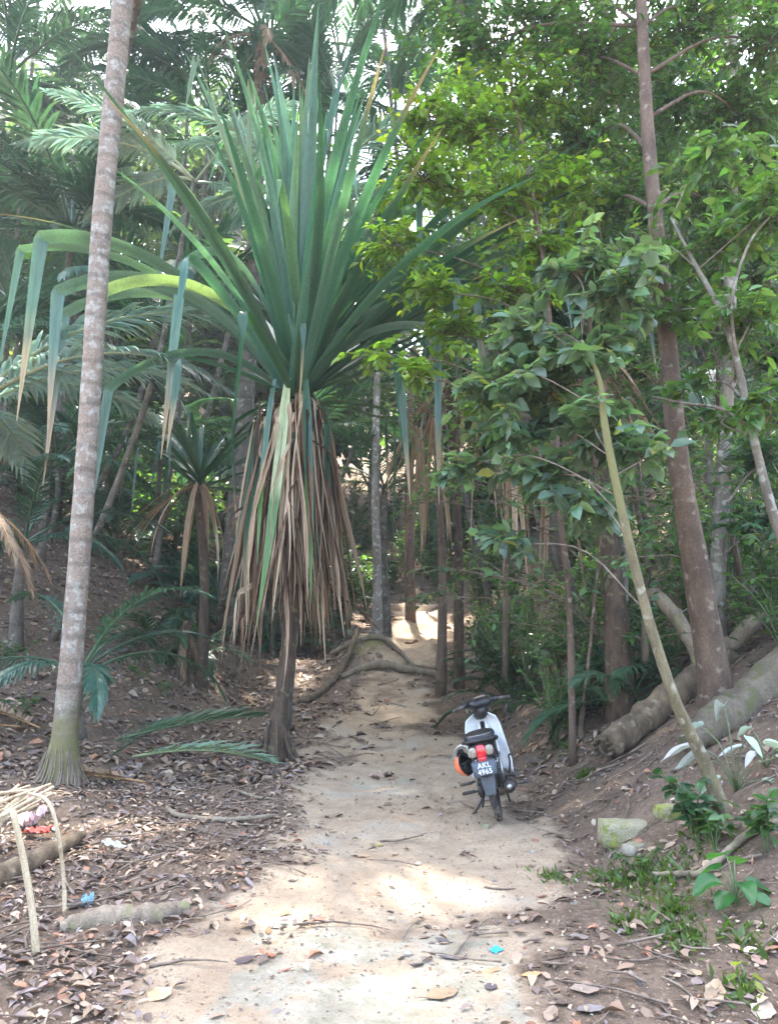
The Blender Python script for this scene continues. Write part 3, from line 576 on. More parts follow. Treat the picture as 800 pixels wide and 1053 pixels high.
# fronds coloured pale for sky sheen, in front of the dark ones
palm(P(-40, 425, 10.9), 'palm with a broad frond, coloured pale for sky sheen, arching across the tall palm trunk', 1.2, 6, (0, 1), .12, meshes=FP, azs=[R(4), R(-12), R(60), R(170), R(30), R(100)], lean=.1)
palm(P(325, 205, 12.2), 'palm with fronds coloured pale for sky sheen reaching left behind the screw pine', .82, 7, (0, 1), .1, meshes=FP, azs=[R(184), R(166), R(205), R(20), R(60), R(-40), R(130)], lean=.02, bx=-.38)
palm(P(200, 185, 12.6), 'palm with a frond coloured pale for sky sheen arching left across the blotched trunk', .85, 5, (0, 1), .05, meshes=FP, azs=[R(186), R(150), R(215), R(60), R(-30)], bx=-2.0, lean=.03)
palm(P(85, 690, 10.4), 'young palm with glossy dark fronds drooping beside the blotched trunk', .62, 8, (1, 2, 3, 7), .08, azs=[R(-20), R(20), R(-60), R(200), R(150), R(80), R(-100), R(40)], lean=.05)
palm(P(25, 560, 12), 'young palm with a long frond passing behind the blotched trunk', .8, 8, (2, 3, 7, 1), .09, azs=[R(0), R(-25), R(30), R(70), R(180), R(140), R(-80), R(-50)], lean=.1)
SM = [(575, 600, 10.2, 'small feathery palm by the trail behind the scooter'), (520, 640, 12.5, 'small dark palm at the bend of the trail'), (645, 585, 9.6, 'small palm with pale leaflets below the sapling crown'), (665, 520, 10, 'small palm on the bank beside the brown trunk'), (545, 560, 13, 'small palm among hanging dead strips'), (215, 520, 15, 'small palm on the slope behind the drooping screw pine leaves'), (330, 590, 19, 'small palm behind the screw pine skirt'), (160, 560, 14, 'small palm standing in the litter left of the skirt')]
for (px, py, d, lab) in SM:
    palm(on(P(px, py, d)[0], d, .35), lab, rng.uniform(.8, 1.05), 10, (0, 1, 2, 3), .035, name='young_palm', meshes=FS, lean=.05)

lp = [(95, 545, 14.5), (150, 535, 15.5), (205, 560, 15), (240, 520, 16.5), (20, 500, 14), (60, 440, 17), (130, 430, 17), (185, 470, 17), (255, 440, 18.5), (5, 420, 16.5), (300, 520, 18), (330, 540, 20), (225, 610, 14.2), (285, 560, 17), (110, 500, 19), (170, 410, 20), (40, 380, 20), (350, 470, 22)]
words = ['between the blotched trunk and the drooping screw pine', 'in the middle of the left litter slope', 'just left of the screw pine skirt', 'behind the left side of the skirt', 'at the left edge above the dying palm', 'high on the left slope', 'right of the blotched trunk, high on the slope', 'above the dead palm stump', 'behind the crown base of the screw pine', 'at the far left, high on the slope', 'behind the lower part of the skirt', 'behind the right side of the skirt', 'at the foot of the low screw pine', 'behind the middle of the skirt', 'deep in the shade right of the blotched trunk', 'far up the slope under the sheen-pale frond', 'far up the slope at the left edge', 'on the hill left of the far trail']
for i, ((px, py, dd), wd) in enumerate(zip(lp, words)):
    dd = dd + (3.0 if dd < 17 else 1.0); q_ = P(px, py, dd); palm(on(q_[0], dd, .35), 'stemless dark palm with upright fronds ' + wd, rng.uniform(.5, .75), 10, (0, 1, 2, 3, 5, 1), .06, name='stemless_palm', group='stemless palms on the left slope', lean=.05)
# dead hanging fronds and fallen fronds
def lone_frond(mesh, loc, rot, sc, name, label, cat='palm frond', group=None):
    o = bpy.data.objects.new(name, mesh); COL.objects.link(o); o.location = loc; o.rotation_euler = rot; o.scale = (sc,) * 3; return tag(o, label, cat, group)
dp = on(P(-30, 700, 9.0)[0], 9.0); dt = thing('dead_palm', dp, 'dying palm with limp straw-brown fronds at the left edge', 'palm')
dz = P(-22, 520, 9.0)[2] - dp[2]
trunk_part([dp, dp + [0, 0, dz]], [.1, .07], M['grey_bark'], dt, dp, seed=3)
for k, az in enumerate((-40, 10, -80, 60, 150, -15)): part('dead_frond', FD[k % 3], dt, fmat(R(az), rng.uniform(.45, .62), rng.uniform(-.3, .3), R(-10), (0, 0, dz)))
ff = frond(2.2, R(80), R(14), 44, .62, .22, (.05, .10, .062), 301, stalk=.12, back=.2, wleaf=.026).mesh('fallen_frond', M['palm'])
f2 = frond(1.9, R(74), R(28), 44, .55, .25, (.11, .17, .12), 302, stalk=.1, back=.18, wleaf=.024).mesh('fallen_frond', M['palm'])
f3 = frond(2.0, R(82), R(12), 28, .45, .2, (.26, .19, .12), 303, stalk=.15, dead=True, back=.25).mesh('fallen_frond', M['dry'])
for (px, py, az, sc, me, dzz, ry, lab) in [(118, 785, 22, .85, ff, .26, -3, 'fallen green palm frond lying uppermost right of the palm base'), (135, 800, -9, .92, f2, .24, 5, 'fallen grey-green palm frond reaching towards the path'), (112, 800, 70, .6, ff, .25, -8, 'fallen dark green frond pointing up the slope behind the others'), (20, 765, 200, .6, f3, .2, 0, 'dry brown frond heaped at the left of the palm base'), (40, 770, 150, .6, f3, .25, -6, 'dry brown frond leaning behind the palm base'), (150, 812, 172, .7, f3, .07, 0, 'dry straw frond lying in front of the flared palm base')]:
    lone_frond(me, G(px, py, dzz), (0, R(ry), R(az)), sc, 'fallen_frond', lab)
# dead palm stump with a hanging dry frond
sb = G(188, 700); st_ = thing('palm_stump', sb, 'short dead palm stump with a dry comb-like frond hanging from it', 'stump')
trunk_part([sb - [0, 0, .1], sb + [.0, 0, .55], sb + [.05, 0, 1.05]], [.13, .10, .085], M['pand_bark'], st_, sb, seed=9, rough=.15)
for k, az in enumerate((200, -30, 100, -100)): part('dead_frond', FD[(k + 1) % 3], st_, fmat(R(az), .42, .2, R(10), (0, 0, 1.0)))

# ================================================================== BROADLEAF TREES
GB = (.085, .178, .060); GY = (.165, .285, .04); GD = (.062, .135, .062)
def C3(px, py, d, r, n): return (P(px, py, d), r, n)
b = G(736, 722); d = b[1]; kd = (d * math.cos(PITCH) - .5) / FOC / 2
blob_tree('tree', 'brown-barked tree leaning left on the bank behind the logs', 'tree', [b - [0, 0, .2], P(733, 690, d), P(716, 590, d), P(698, 480, d), P(684, 330, d), P(672, 210, d + .1), P(663, 90, d + .3), P(655, -120, d + .6), P(650, -400, d + 1)], [q_ * kd for q_ in (42, 33, 29, 24, 20, 18, 16, 14, 10)], 'dark_bark',
    [C3(610, 60, 9.2, 1.0, 620), C3(700, 30, 9.6, 1.1, 700), C3(762, 120, 9.4, .8, 480), C3(600, 150, 9.8, .9, 520), C3(728, 205, 9.4, .7, 360), C3(560, 20, 9.8, 1.0, 600), C3(795, 40, 8.8, .9, 500), C3(490, 50, 10, .9, 480), C3(650, -60, 9, 1.3, 500), C3(560, -120, 9, 1.4, 500), C3(760, -90, 9, 1.2, 400), C3(640, 215, 9.6, .6, 260)], GB, .115, .42, seed=21, k=16)
b = G(748, 838); d = b[1]; kd = (d * math.cos(PITCH) - .2) / FOC / 2
blob_tree('tree', 'slender yellow-green sapling leaning left with large leaves, rooted beside the mossy block', 'tree', [b - [0, 0, .1], P(722, 780, d), P(692, 715, d), P(662, 620, d + .1), P(638, 520, d + .2), P(622, 440, d + .3), P(616, 390, d + .4), P(598, 350, d + .5)], [q_ * kd for q_ in (18, 13.5, 11.5, 10.5, 10, 9, 6, 3)], 'pale_bark',
    [C3(560, 400, 6.8, .42, 95), C3(600, 365, 6.4, .4, 95), C3(530, 445, 7.0, .38, 80), C3(615, 440, 6.3, .3, 60), C3(500, 395, 7.1, .34, 70), C3(560, 490, 6.9, .36, 80), C3(480, 480, 7.4, .26, 40), C3(640, 300, 6.4, .4, 90), C3(590, 280, 6.6, .42, 90), C3(545, 350, 6.9, .36, 80), C3(610, 520, 6.6, .3, 55), C3(525, 560, 7.2, .3, 45), C3(660, 470, 6.2, .26, 40)], (.145, .235, .16), .15, .56, seed=22, droop=.3, lk=.4, dens=4.2, lbark='twig')  # crown colour lightened to stand for sky reflected on the leaves
b = on(3.75, 6.3); d = b[1]
blob_tree('tree', 'pale crooked tree rising past the right edge and forking over the bank', 'tree', [b, P(815, 580, 6.3), P(795, 530, 6.3), P(772, 440, 6.5), P(757, 370, 6.6), P(738, 315, 6.8), P(712, 268, 7.0), P(690, 225, 7.2)], [.055, .048, .042, .036, .032, .028, .022, .014], 'crook_bark',
    [C3(725, 255, 7.2, .42, 150), C3(772, 330, 6.7, .4, 140), C3(690, 320, 7.6, .4, 130), C3(785, 220, 6.8, .5, 180), C3(745, 430, 6.7, .26, 60), C3(668, 262, 7.6, .4, 130), C3(790, 410, 6.2, .3, 80), C3(735, 160, 7.2, .5, 160), C3(705, 400, 7.2, .24, 50)], (.085, .165, .055), .13, .44, seed=23, limbs=[[P(757, 370, 6.6), P(752, 310, 6.5), P(770, 250, 6.6), P(798, 215, 6.7)], [P(772, 440, 6.5), P(740, 420, 6.6), P(705, 415, 6.9), P(670, 408, 7.2)]])
b = on(P(735, 640, 10)[0], 10.0)
blob_tree('tree', 'grey straight tree behind the brown leaning trunk on the bank', 'tree', [b - [0, 0, .2], P(737, 600, 10), P(744, 480, 10.1), P(749, 330, 10.2), P(752, 180, 10.3), P(752, 20, 10.5), P(756, -250, 10.8)], [.13, .11, .10, .092, .085, .08, .06], 'grey_bark',
    [C3(780, 170, 10.5, .8, 380), C3(700, 110, 10.6, .9, 420), C3(770, 280, 10.8, .7, 320), C3(800, 360, 10, .6, 260), C3(720, 330, 11, .6, 260), C3(740, -80, 11, 1.3, 400), C3(795, 470, 9.6, .5, 200), C3(770, 540, 9.5, .4, 140)], GD, .14, .44, seed=24)
b = on(P(560, 700, 8.6)[0] + .35, 8.9)
blob_tree('tree', 'bright yellow-green leafy sapling reaching across in front of the screw pine', 'tree', [b - [0, 0, .1], P(585, 620, 8.9), P(575, 520, 8.8), P(570, 400, 8.8), P(560, 280, 8.8), P(540, 160, 9), P(520, 60, 9.2)], [.045, .038, .034, .03, .028, .024, .016], 'dark_bark',
    [C3(405, 252, 8.6, .46, 170), C3(450, 300, 8.6, .42, 150), C3(385, 362, 8.2, .28, 60), C3(470, 345, 8.9, .42, 140), C3(520, 300, 8.9, .45, 170), C3(425, 385, 8.2, .26, 60), C3(435, 185, 9, .62, 300), C3(485, 130, 9.3, .75, 400), C3(545, 100, 9.4, .7, 360), C3(520, 205, 9, .65, 330), C3(582, 190, 9.1, .65, 300), C3(565, 262, 9, .5, 220), C3(440, 120, 9.4, .5, 200), C3(500, 420, 8.7, .3, 70)], GY, .125, .40, seed=25)
b = on(P(638, 640, 11.5)[0], 11.5)
blob_tree('tree', 'thin pale pole-like tree under the hazy right canopy', 'tree', [b - [0, 0, .1], P(640, 500, 11.5), P(637, 330, 11.6), P(634, 180, 11.7), P(630, 20, 12)], [.075, .065, .055, .05, .035], 'grey_bark',
    [C3(600, 240, 11.8, .8, 330), C3(660, 180, 11.9, .8, 330), C3(640, 380, 11.6, .6, 220), C3(560, 320, 12, .6, 200), C3(620, 90, 12, .9, 330)], GD, .15, .44, seed=26)
def curtain(px0, px1, py0, py1, d0, d1, step, r, n):
    out = []
    for px in range(px0, px1, step):
        for py in range(py0, py1, step): out.append(C3(px + rng.uniform(-.6, .6) * step, py + rng.uniform(-.6, .6) * step, rng.uniform(d0, d1), r * rng.uniform(.8, 1.3), n * rng.uniform(.6, 1.3)))
    return out
for (bx_, bd, lab, pts_, cl, colr, ls, sd) in [
        (3.1, 10.2, 'slim understorey tree whose small leaves fill the gap behind the slender sapling', [(612, 480), (606, 330), (600, 200)], curtain(470, 690, 300, 660, 9.0, 11.5, 46, .55, 42), (.088, .178, .075), .105, 61),
        (5.2, 10.8, 'slim understorey tree with small leaves between the brown trunk and the right edge', [(742, 480), (738, 330), (735, 200)], curtain(660, 810, 260, 640, 8.4, 11.5, 46, .55, 42), (.078, .165, .062), .11, 62),
        (1.9, 12.6, 'slim tree with small pale leaves hanging over the bend of the trail', [(520, 460), (510, 330), (500, 200)], curtain(440, 620, 180, 520, 11, 13.5, 46, .6, 46), (.10, .19, .085), .115, 63),
        (4.4, 12.2, 'slim tall tree with tiny bright leaves under the hazy upper right canopy', [(640, 400), (655, 200), (665, 20)], curtain(520, 810, 0, 300, 9.6, 12.5, 58, .75, 62), (.092, .182, .078), .115, 64)]:
    b = on(bx_, bd); blob_tree('tree', lab, 'tree', [b - [0, 0, .1]] + [P(px, py, bd) for px, py in pts_], [.05, .042, .035, .02], 'dark_bark', cl, colr, ls, seed=sd, dens=1.5, lk=.45, lbark='twig', group='slim understorey trees')
b = on(P(392, 650, 17)[0], 17.2)
def bare(name, label, pts, rad, bark, seed=1):
    base = np.asarray(pts[0]); t = thing(name, base, label, 'tree'); trunk_part(pts, rad, M[bark], t, base, seed=seed, n=18, k=10)
    g = Geo(); p0, d0, n0 = [], [], []
    top = np.asarray(pts[-1]) - base
    for i in range(60):
        v = np.array([rng.gauss(0, 1), rng.gauss(0, 1), rng.gauss(.2, .5)]); p0.append(top + v * .45); d0.append(v + [0, 0, -.4]); n0.append((rng.gauss(0, .4), rng.gauss(0, .4), 1))
        if i < 16: tube(g, catmull([top * .96, top + v * .2 + [0, 0, .1], top + v * .5], 5), np.linspace(.012, .004, 5), 4, (.25, .2, .12), 1)
    leaves(g, np.array(p0), np.array(d0), np.array(n0), nr.uniform(.12, .22, 60), np.full(60, .42), rc(GD, 60)); g.build('crown', [M['broad'], M['dry']], t)
bare('tree', 'dark thin trunk standing at the right side of the log step', [on(P(453, 690, 14.6)[0], 14.6, -.1), P(455, 600, 14.6), P(452, 520, 14.7), P(446, 420, 14.8)], [.115, .085, .075, .06], 'dark_bark', 2)
bare('tree', 'dark trunk on the mound left of the far trail', [on(P(388, 640, 18)[0], 18, -.1), P(388, 590, 18), P(386, 500, 18), P(388, 380, 18.2)], [.15, .11, .10, .08], 'grey_bark', 3)
bare('tree', 'dark trunk farthest up the trail, right of the mound', [on(P(422, 615, 21)[0], 21, -.1), P(421, 560, 21), P(420, 480, 21), P(425, 360, 21)], [.17, .13, .11, .09], 'dark_bark', 4)
bare('tree', 'dark trunk leaning behind the small palms on the right bank', [on(P(634, 690, 9.6)[0], 9.6, -.1), P(634, 650, 9.6), P(630, 600, 9.7), P(622, 520, 9.9)], [.19, .16, .13, .1], 'pand_bark', 5)

# far forest behind everything
FAR = [(-60, 40, 5), (-8, 34, 7), (8, 38, 8), (-22, 36, 7), (20, 36, 8), (-1, 46, 10), (-14, 46, 10), (15, 48, 10), (-30, 46, 10), (30, 46, 10), (11, 27, 4.5), (-13, 27, 4.5), (4, 28, 4.5), (-5, 30, 5), (-4, 40, 7), (18, 28, 5)]
flab = ['behind the left palms, farthest left', 'behind the screw pine, left of the sky gap', 'behind the far trail, right of centre', 'behind the blotched palm trunk', 'behind the brown leaning trunk', 'straight up the trail, tallest on the skyline', 'high on the slope behind the left palms', 'high on the slope behind the leafy canopy', 'at the far left skyline', 'at the far right skyline', 'in the hazy right understorey, nearest of the far trees', 'on the left slope, nearest of the far trees', 'right of the trail top, with a low wide crown', 'left of the trail top, behind the screw pine', 'behind the screw pine tip, half hidden', 'behind the crooked tree at the far right']
for i, (x, y, rr_) in enumerate(FAR[1:]):
    base = on(x, y, -.2); hgt = (rng.uniform(15, 19) if y > 30 else 11); cl = []
    for k in range(26):
        a = rng.uniform(0, 6.28); cl.append((base + np.array([math.cos(a) * rr_ * rng.uniform(.1, .75), math.sin(a) * rr_ * rng.uniform(.1, .6), hgt * rng.uniform(.10, 1.08)]), rr_ * rng.uniform(.3, .42), 120))
    blob_tree('forest_tree', 'big forest tree ' + flab[i + 1], 'tree', [base, base + [.4, 0, hgt * .5], base + [.2, .3, hgt]], [.4, .3, .15], 'grey_bark', cl, (.07, .125, .065), .60, .5, group='far forest trees', seed=40 + i)

b = on(-8.2, 17.5, -.2)  # tree added to shade the near path, crown above the view
blob_tree('forest_tree', 'very tall forest tree on the left slope, its out-of-view crown added to shade the path', 'tree', [b, b + [.6, -.4, 8], [-4.5, 12.5, 17.5]], [.3, .22, .12], 'palm_stem',
    [((-.6 + rng.uniform(-5, 4.6), 9.6 + rng.uniform(-2.6, 2.4), rng.uniform(16.2, 19)), 1.4, 120) for _ in range(36)], (.07, .125, .065), .32, .5, seed=77)
# ================================================================== SHRUBS AND LOW PLANTS
def shrub(loc, label, hgt=.6, n=110, ls=.11, col=GB, lw=.42, spread=.5, name='shrub', group=None, cat='shrub', seed=0):
    q = random.Random(seed * 7 + 3); t = thing(name, loc, label, cat, group); gs = Geo(); gl = Geo(); p0, d0, n0 = [], [], []
    ns = max(3, n // 14)
    for i in range(ns):
        a = q.uniform(0, 6.28); e = np.array([math.cos(a) * spread * q.uniform(.2, 1), math.sin(a) * spread * q.uniform(.2, 1), hgt * q.uniform(.5, 1.05)])
        tw = catmull([[0, 0, -.03], e * [.4, .4, .6], e], 7); tube(gs, tw, np.linspace(.009, .003, 7) * (hgt + .5), 4, (1, 1, 1))
        for j in range(n // ns):
            u = q.uniform(.3, 1); f = u * 5.99; k = int(f); pt = tw[k] + (tw[k + 1] - tw[k]) * (f - k); b_ = q.uniform(0, 6.28)
            p0.append(pt); d0.append((math.cos(b_), math.sin(b_), q.uniform(-.5, .5))); n0.append((q.gauss(0, .4), q.gauss(0, .4) - .2, 1))
    m = len(p0); leaves(gl, np.array(p0), np.array(d0), np.array(n0), ls * nr.uniform(.6, 1.25, m), lw * nr.uniform(.8, 1.2, m), rc(col, m, .35, .13))
    gs.build('stems', M['stem'], t); gl.build('foliage', M['broad'], t); return t
SH = [(540, 655, 'low dark shrub beside the far trail edge', .7, 130, .11, GD), (575, 690, 'shrub with glossy leaves behind the brown dry stem', .75, 150, .12, GB), (610, 660, 'shrub below the small palms on the right bank', .8, 150, .12, GD), (660, 650, 'shrub right of the leaning dark trunk', .7, 130, .12, GB), (690, 610, 'shrub behind the curved grey root', .8, 140, .12, GD), (770, 600, 'shrub on the bank behind the brown trunk foot', .9, 150, .12, GB),
      (790, 640, 'shrub high on the bank at the right edge', .7, 130, .11, GD), (515, 700, 'small shrub behind the scooter handlebar', .5, 90, .10, GB), (540, 725, 'weedy shrub at the foot of the bank right of the handlebar', .35, 80, .09, GB), (605, 720, 'low weeds beside the brown dry stem base', .35, 80, .08, GB), (590, 640, 'taller shrub between small palms and hanging strips', 1.1, 190, .13, GD), (500, 625, 'shrub at the right of the far trail under the strips', .9, 150, .12, GD),
      (565, 600, 'leafy shrub under the second screw pine', 1.2, 190, .13, GB), (640, 570, 'leafy shrub left of the brown leaning trunk', 1.2, 190, .13, GB), (715, 560, 'leafy shrub between the brown and grey trunks', 1.2, 180, .13, GD), (785, 530, 'leafy shrub behind the pale crooked trunk', 1.2, 190, .13, GB), (230, 600, 'dark shrub on the slope behind the screw pine skirt', .9, 150, .13, GD), (180, 510, 'green shrub high on the left slope', 1.3, 190, .15, GB),
      (260, 560, 'shrub filling the gap behind the skirt left side', 1.2, 170, .14, GD), (350, 560, 'shrub behind the skirt right side near the trail', 1.0, 150, .13, GD), (120, 480, 'dark shrub on the left slope behind the blotched trunk', 1.4, 190, .15, GD), (30, 480, 'dark shrub high on the left slope near the edge', 1.4, 190, .15, GD), (480, 560, 'shrub on the hill right of the farthest trunk', 1.3, 180, .15, GD), (405, 560, 'shrub on the dark hill above the trail', 1.1, 160, .15, GD), (365, 520, 'tall shrub on the dark hill left of the trail', 1.6, 190, .16, GD), (450, 530, 'tall shrub on the dark hill right of the trail', 1.6, 190, .16, GD), (145, 700, 'small shrub in the litter behind the fallen fronds', .35, 50, .10, GB), (170, 720, 'sprig of round leaves beside the dead stump', .3, 40, .09, GB), (15, 690, 'shrub in shade under the dying palm fronds', .5, 80, .11, GD), (20, 745, 'small dark plant left of the palm base', .4, 60, .11, GD), (455, 715, 'low scrub on the bank left of the scooter', .3, 80, .08, GD), (465, 700, 'low scrub at the foot of the thin trunk', .35, 90, .08, GD)]
for i, (px, py, lab, hg, n, ls, col) in enumerate(SH):
    shrub(G(px, py), lab, hg, n, ls, col, .46, .55 * hg + .15, seed=i, group='shrubs of the understorey')
protos = [shrub((0, 0, 0), 'leafy shrub growing among others on the far hillside', 1.7 + .25 * k, 300, .24, (GD, GB, (.045, .09, .045))[k % 3], .44, 1.0, seed=200 + k, group='shrubs on the far hillside') for k in range(6)]
pl_ = [shrub((0, 0, 0), 'leafy green shrub growing among others on the right bank', .9 + .15 * k, 190, .12, (GB, GD, GY, GB)[k % 4], .44, .55, seed=220 + k, group='shrubs on the right bank') for k in range(6)]
def spread(ps, spots):
    for i, (x, y) in enumerate(spots):
        o = ps[i] if i < len(ps) else copy_tree(ps[i % len(ps)])
        o.location = on(x, y, -.03); o.rotation_euler = (0, 0, rng.uniform(0, 6.28)); s_ = rng.uniform(.75, 1.25); o.scale = (s_, s_, s_ * rng.uniform(.85, 1.2))
far_s, near_s = [], []
while len(far_s) < 150:
    y = rng.uniform(17.5, 38); x = rng.uniform(-.55 * y, .55 * y)
    if abs(x - pc(y)) > (1.6 if y < 27 else 0) and not (x < -1.5 and y < 19 + .2 * abs(x)): far_s.append((x, y))
while len(near_s) < 96:
    y = rng.uniform(8.2, 18); x = rng.uniform(1.7, .6 * y)
    if x > 1.7 + .05 * (18 - y) and math.hypot(x - 1.4, y - 8) > 1.2 and not (y < 9.6 and x < 4.2): near_s.append((x, y))
spread(protos, far_s); spread(pl_, near_s)
shrub(G(712, 862), 'dense dark green shrub at the foot of the slender sapling', .42, 120, .11, (.04, .10, .04), .6, .26, seed=51)
shrub(G(735, 870), 'leafy green weed right of the dark green shrub', .25, 40, .09, (.06, .13, .04), .5, .2, seed=52)
shrub(G(790, 880), 'leafy plant on the bank at the right edge behind the arrow-leaf plant', .4, 60, .13, (.055, .13, .04), .45, .22, seed=53)
shrub(G(655, 900), 'ferny weed clump on the verge', .16, 90, .06, (.08, .14, .045), .35, .2, seed=54)
shrub(G(795, 610), 'plant with wide smooth leaves poking in at the right edge', .5, 14, .26, (.07, .13, .07), .5, .3, seed=56)
def _big():
    V = []; F = []; nu, nv = 9, 5
    for i in range(nu + 1):
        u = i / nu; w = math.sin(PI * min(1, u ** .62)) ** .8 + .01
        for j in range(nv):
            v = j / (nv - 1) * 2 - 1; V.append((v * .5 * w, u - .10 * abs(v) * (u < .25), .05 * abs(v) - .14 * u * u + .02 * math.sin(9 * u + 2 * v)))
    for i in range(nu):
        for j in range(nv - 1): F.append((i * nv + j, i * nv + j + 1, (i + 1) * nv + j + 1, (i + 1) * nv + j))
    return np.array(V), F
BIG_V, BIG_F = _big()
def rosette(loc, label, spec, ls, col, lw, name, cat='plant', mat='broad', curlv=.2):
    t = thing(name, loc, label, cat); gs = Geo(); gl = Geo(); p0, d0, n0, s0 = [], [], [], []
    for (az, el, L, s) in spec:
        a = R(az); e = np.array([math.cos(a) * math.cos(R(el)), math.sin(a) * math.cos(R(el)), math.sin(R(el))]) * L
        tube(gs, catmull([[0, 0, -.02], e * [.4, .4, .7], e], 6), np.linspace(.007, .004, 6), 5); dd = np.array([math.cos(a), math.sin(a), -.35])
        p0.append(e); d0.append(dd); n0.append((math.cos(a) * .35, math.sin(a) * .35 - .25, 1)); s0.append(s)
    m = len(p0); cc = rc(col, m, .2, .1); gs.build('stems', M['stem'], t)
    for i in range(m):
        gl = Geo(); leaves(gl, np.array(p0[i:i + 1]), np.array(d0[i:i + 1]), np.array(n0[i:i + 1]), np.array([ls * s0[i]]), np.array([lw * rng.uniform(.85, 1.15)]), cc[i:i + 1], V=BIG_V, F=BIG_F, curl=np.array([curlv * rng.uniform(.2, 1.6)])); gl.build('leaf', M[mat], t)
    return t
rosette(G(757, 935), 'broad arrow-leaf plant with bright green leaves on the right verge', [(-90, 62, .17, .95), (175, 55, .15, 1.05), (5, 55, .15, 1), (-140, 40, .12, .85), (-40, 40, .12, .85), (100, 75, .27, 1.1), (60, 68, .25, .95), (130, 66, .2, .9)], .17, (.05, .17, .05), .72, 'arrow_leaf_plant')
rosette(G(768, 1015), 'tiny yellow-green seedling at the lower right', [(170, 30, .05, .9), (20, 30, .05, .9), (-60, 25, .045, .8), (100, 60, .08, 1), (240, 30, .05, .8)], .075, (.22, .30, .04), .5, 'seedling')
rosette(G(757, 815), 'plant with long pale whitish-green leaves beside the large log', [(170, 50, .42, 1.2), (195, 42, .38, 1.1), (10, 50, .42, 1.2), (-20, 40, .4, 1.1), (80, 75, .62, 1.3), (-90, 60, .46, 1), (-150, 30, .22, 1), (-30, 25, .22, 1), (120, 60, .5, 1)], .24, (.46, .52, .44), .24, 'pale_leaf_plant', mat='pale_sheen')
rosette(G(788, 790), 'pale-leaved plant at the right edge below the large log end', [(170, 40, .22, 1), (220, 35, .2, 1), (-60, 45, .24, .9), (100, 60, .3, 1), (10, 40, .2, .9)], .2, (.44, .50, .42), .28, 'pale_leaf_plant', mat='pale_sheen')

# ================================================================== LOGS, ROOTS, STONES
def log(name, label, pts, rad, mat, cat='log', seed=1, k=20, n=50, rough=.22, hollow=False):
    base = np.asarray(pts[0], float); t = thing(name, base, label, cat); g = Geo(); p = catmull(pts, n) - base
    tube(g, p, np.interp(np.linspace(0, 1, n), np.linspace(0, 1, len(rad)), rad), k, (1, 1, 1), 0, rough, seed=seed); g.build('trunk', M[mat], t)
    return t
a0 = G(632, 783); a1 = P(722, 694, 8.9)
lg = log('fallen_log', 'rotting brown log lying on the bank under the leaning trunk', [a0 + [-.04, .05, .14], (a0 + a1) / 2 + [0, 0, .10], a1 + [0, 0, .0], a1 + (a1 - a0) * .35 + [0, 0, -.1]], [.155, .165, .165, .15], 'log', seed=5)
g = Geo()
for k in range(10):
    a = k * .63; tube(g, [np.array([-.05, -.03, 0]) + [.09 * math.cos(a), 0, .09 * math.sin(a)], np.array([-.11 - .05 * rng.random(), -.1, -.02]) + [.1 * math.cos(a), 0, .1 * math.sin(a)]], [.035, .008], 5, (1, 1, 1), 0, .2)
g.build('broken_end', M['log'], lg)
c0 = P(708, 786, 6.9); c0[2] = h(c0[0], c0[1]) + .12; c1 = P(770, 725, 7.3); c2 = P(850, 655, 7.6)
log('fallen_log', 'large smooth pale log lying behind the whitish plant at the right edge', [c0, (c0 + c1) / 2 + [0, 0, .02], c1, c2], [.10, .18, .225, .25], 'log2', seed=6, k=26, rough=.16)
log('root', 'curved grey branch arching from the bank to the leaning trunk foot', [on(P(664, 612, 9.4)[0], 9.6, .5), P(668, 613, 9.4), P(690, 628, 9.2), P(708, 656, 9.0), P(722, 690, 8.9)], [.05, .075, .085, .09, .08], 'root', 'branch', 7, 10)
log('root', 'thick root curling behind the leaning trunk towards the right edge', [P(738, 672, 9.2), P(755, 660, 9.1), P(775, 640, 9.1), P(800, 632, 9.3), P(850, 600, 9.5)], [.09, .1, .09, .08, .07], 'root', 'branch', 8, 10)
def gl(pxs, dz=.03): return [G(px, py, dz) for px, py in pxs]
log('log_step', 'weathered log lying across the trail as a step', [on(-1.0, 15.75, .05), on(-.3, 15.95, .09), on(.35, 15.95, .10), on(1.05, 15.9, .06)], [.06, .085, .085, .06], 'root', 'log', 9, 10)
log('root', 'long pale root running down the mound to the screw pine', [on(-.7, 16.9, .35), on(-1.0, 16.0, .12), on(-1.35, 15.0, .06), on(-1.75, 14.1, .05), on(-2.1, 13.6, .02)], [.06, .075, .07, .06, .04], 'log', 'branch', 10, 9)
log('root', 'root arching over the crest of the mossy mound', [on(-1.3, 17.0, .06), on(-.8, 17.0, .10), on(-.2, 17.1, .10), on(.3, 17.0, .05), on(.6, 16.6, .02)], [.05, .06, .06, .05, .03], 'root', 'branch', 11, 8)
log('half_buried_log', 'mossy half-buried log in the leaf litter left of the path', gl([(62, 958), (100, 950), (150, 945), (192, 938)], .0), [.05, .075, .075, .045], 'root', 'log', 12)
log('half_buried_log', 'yellowish rotten log under the stick pile', gl([(-30, 925), (20, 902), (60, 880), (85, 868)], .05), [.09, .09, .07, .03], 'log', 'log', 13)
log('dry_branch', 'straight bare branch lying beside the path below the screw pine', gl([(172, 834), (185, 843), (230, 846), (286, 843)], .025), [.022, .026, .024, .016], 'root', 'branch', 14, 8)
log('dry_branch', 'short bent branch near the fallen frond tips', gl([(245, 815), (265, 823), (298, 825)], .02), [.014, .016, .01], 'root', 'branch', 15, 7)
log('dry_branch', 'thin twig lying across the right verge below the grass', gl([(618, 990), (655, 992), (690, 985), (702, 984)], .015), [.004, .006, .006, .003], 'twig', 'twig', 16, 6)
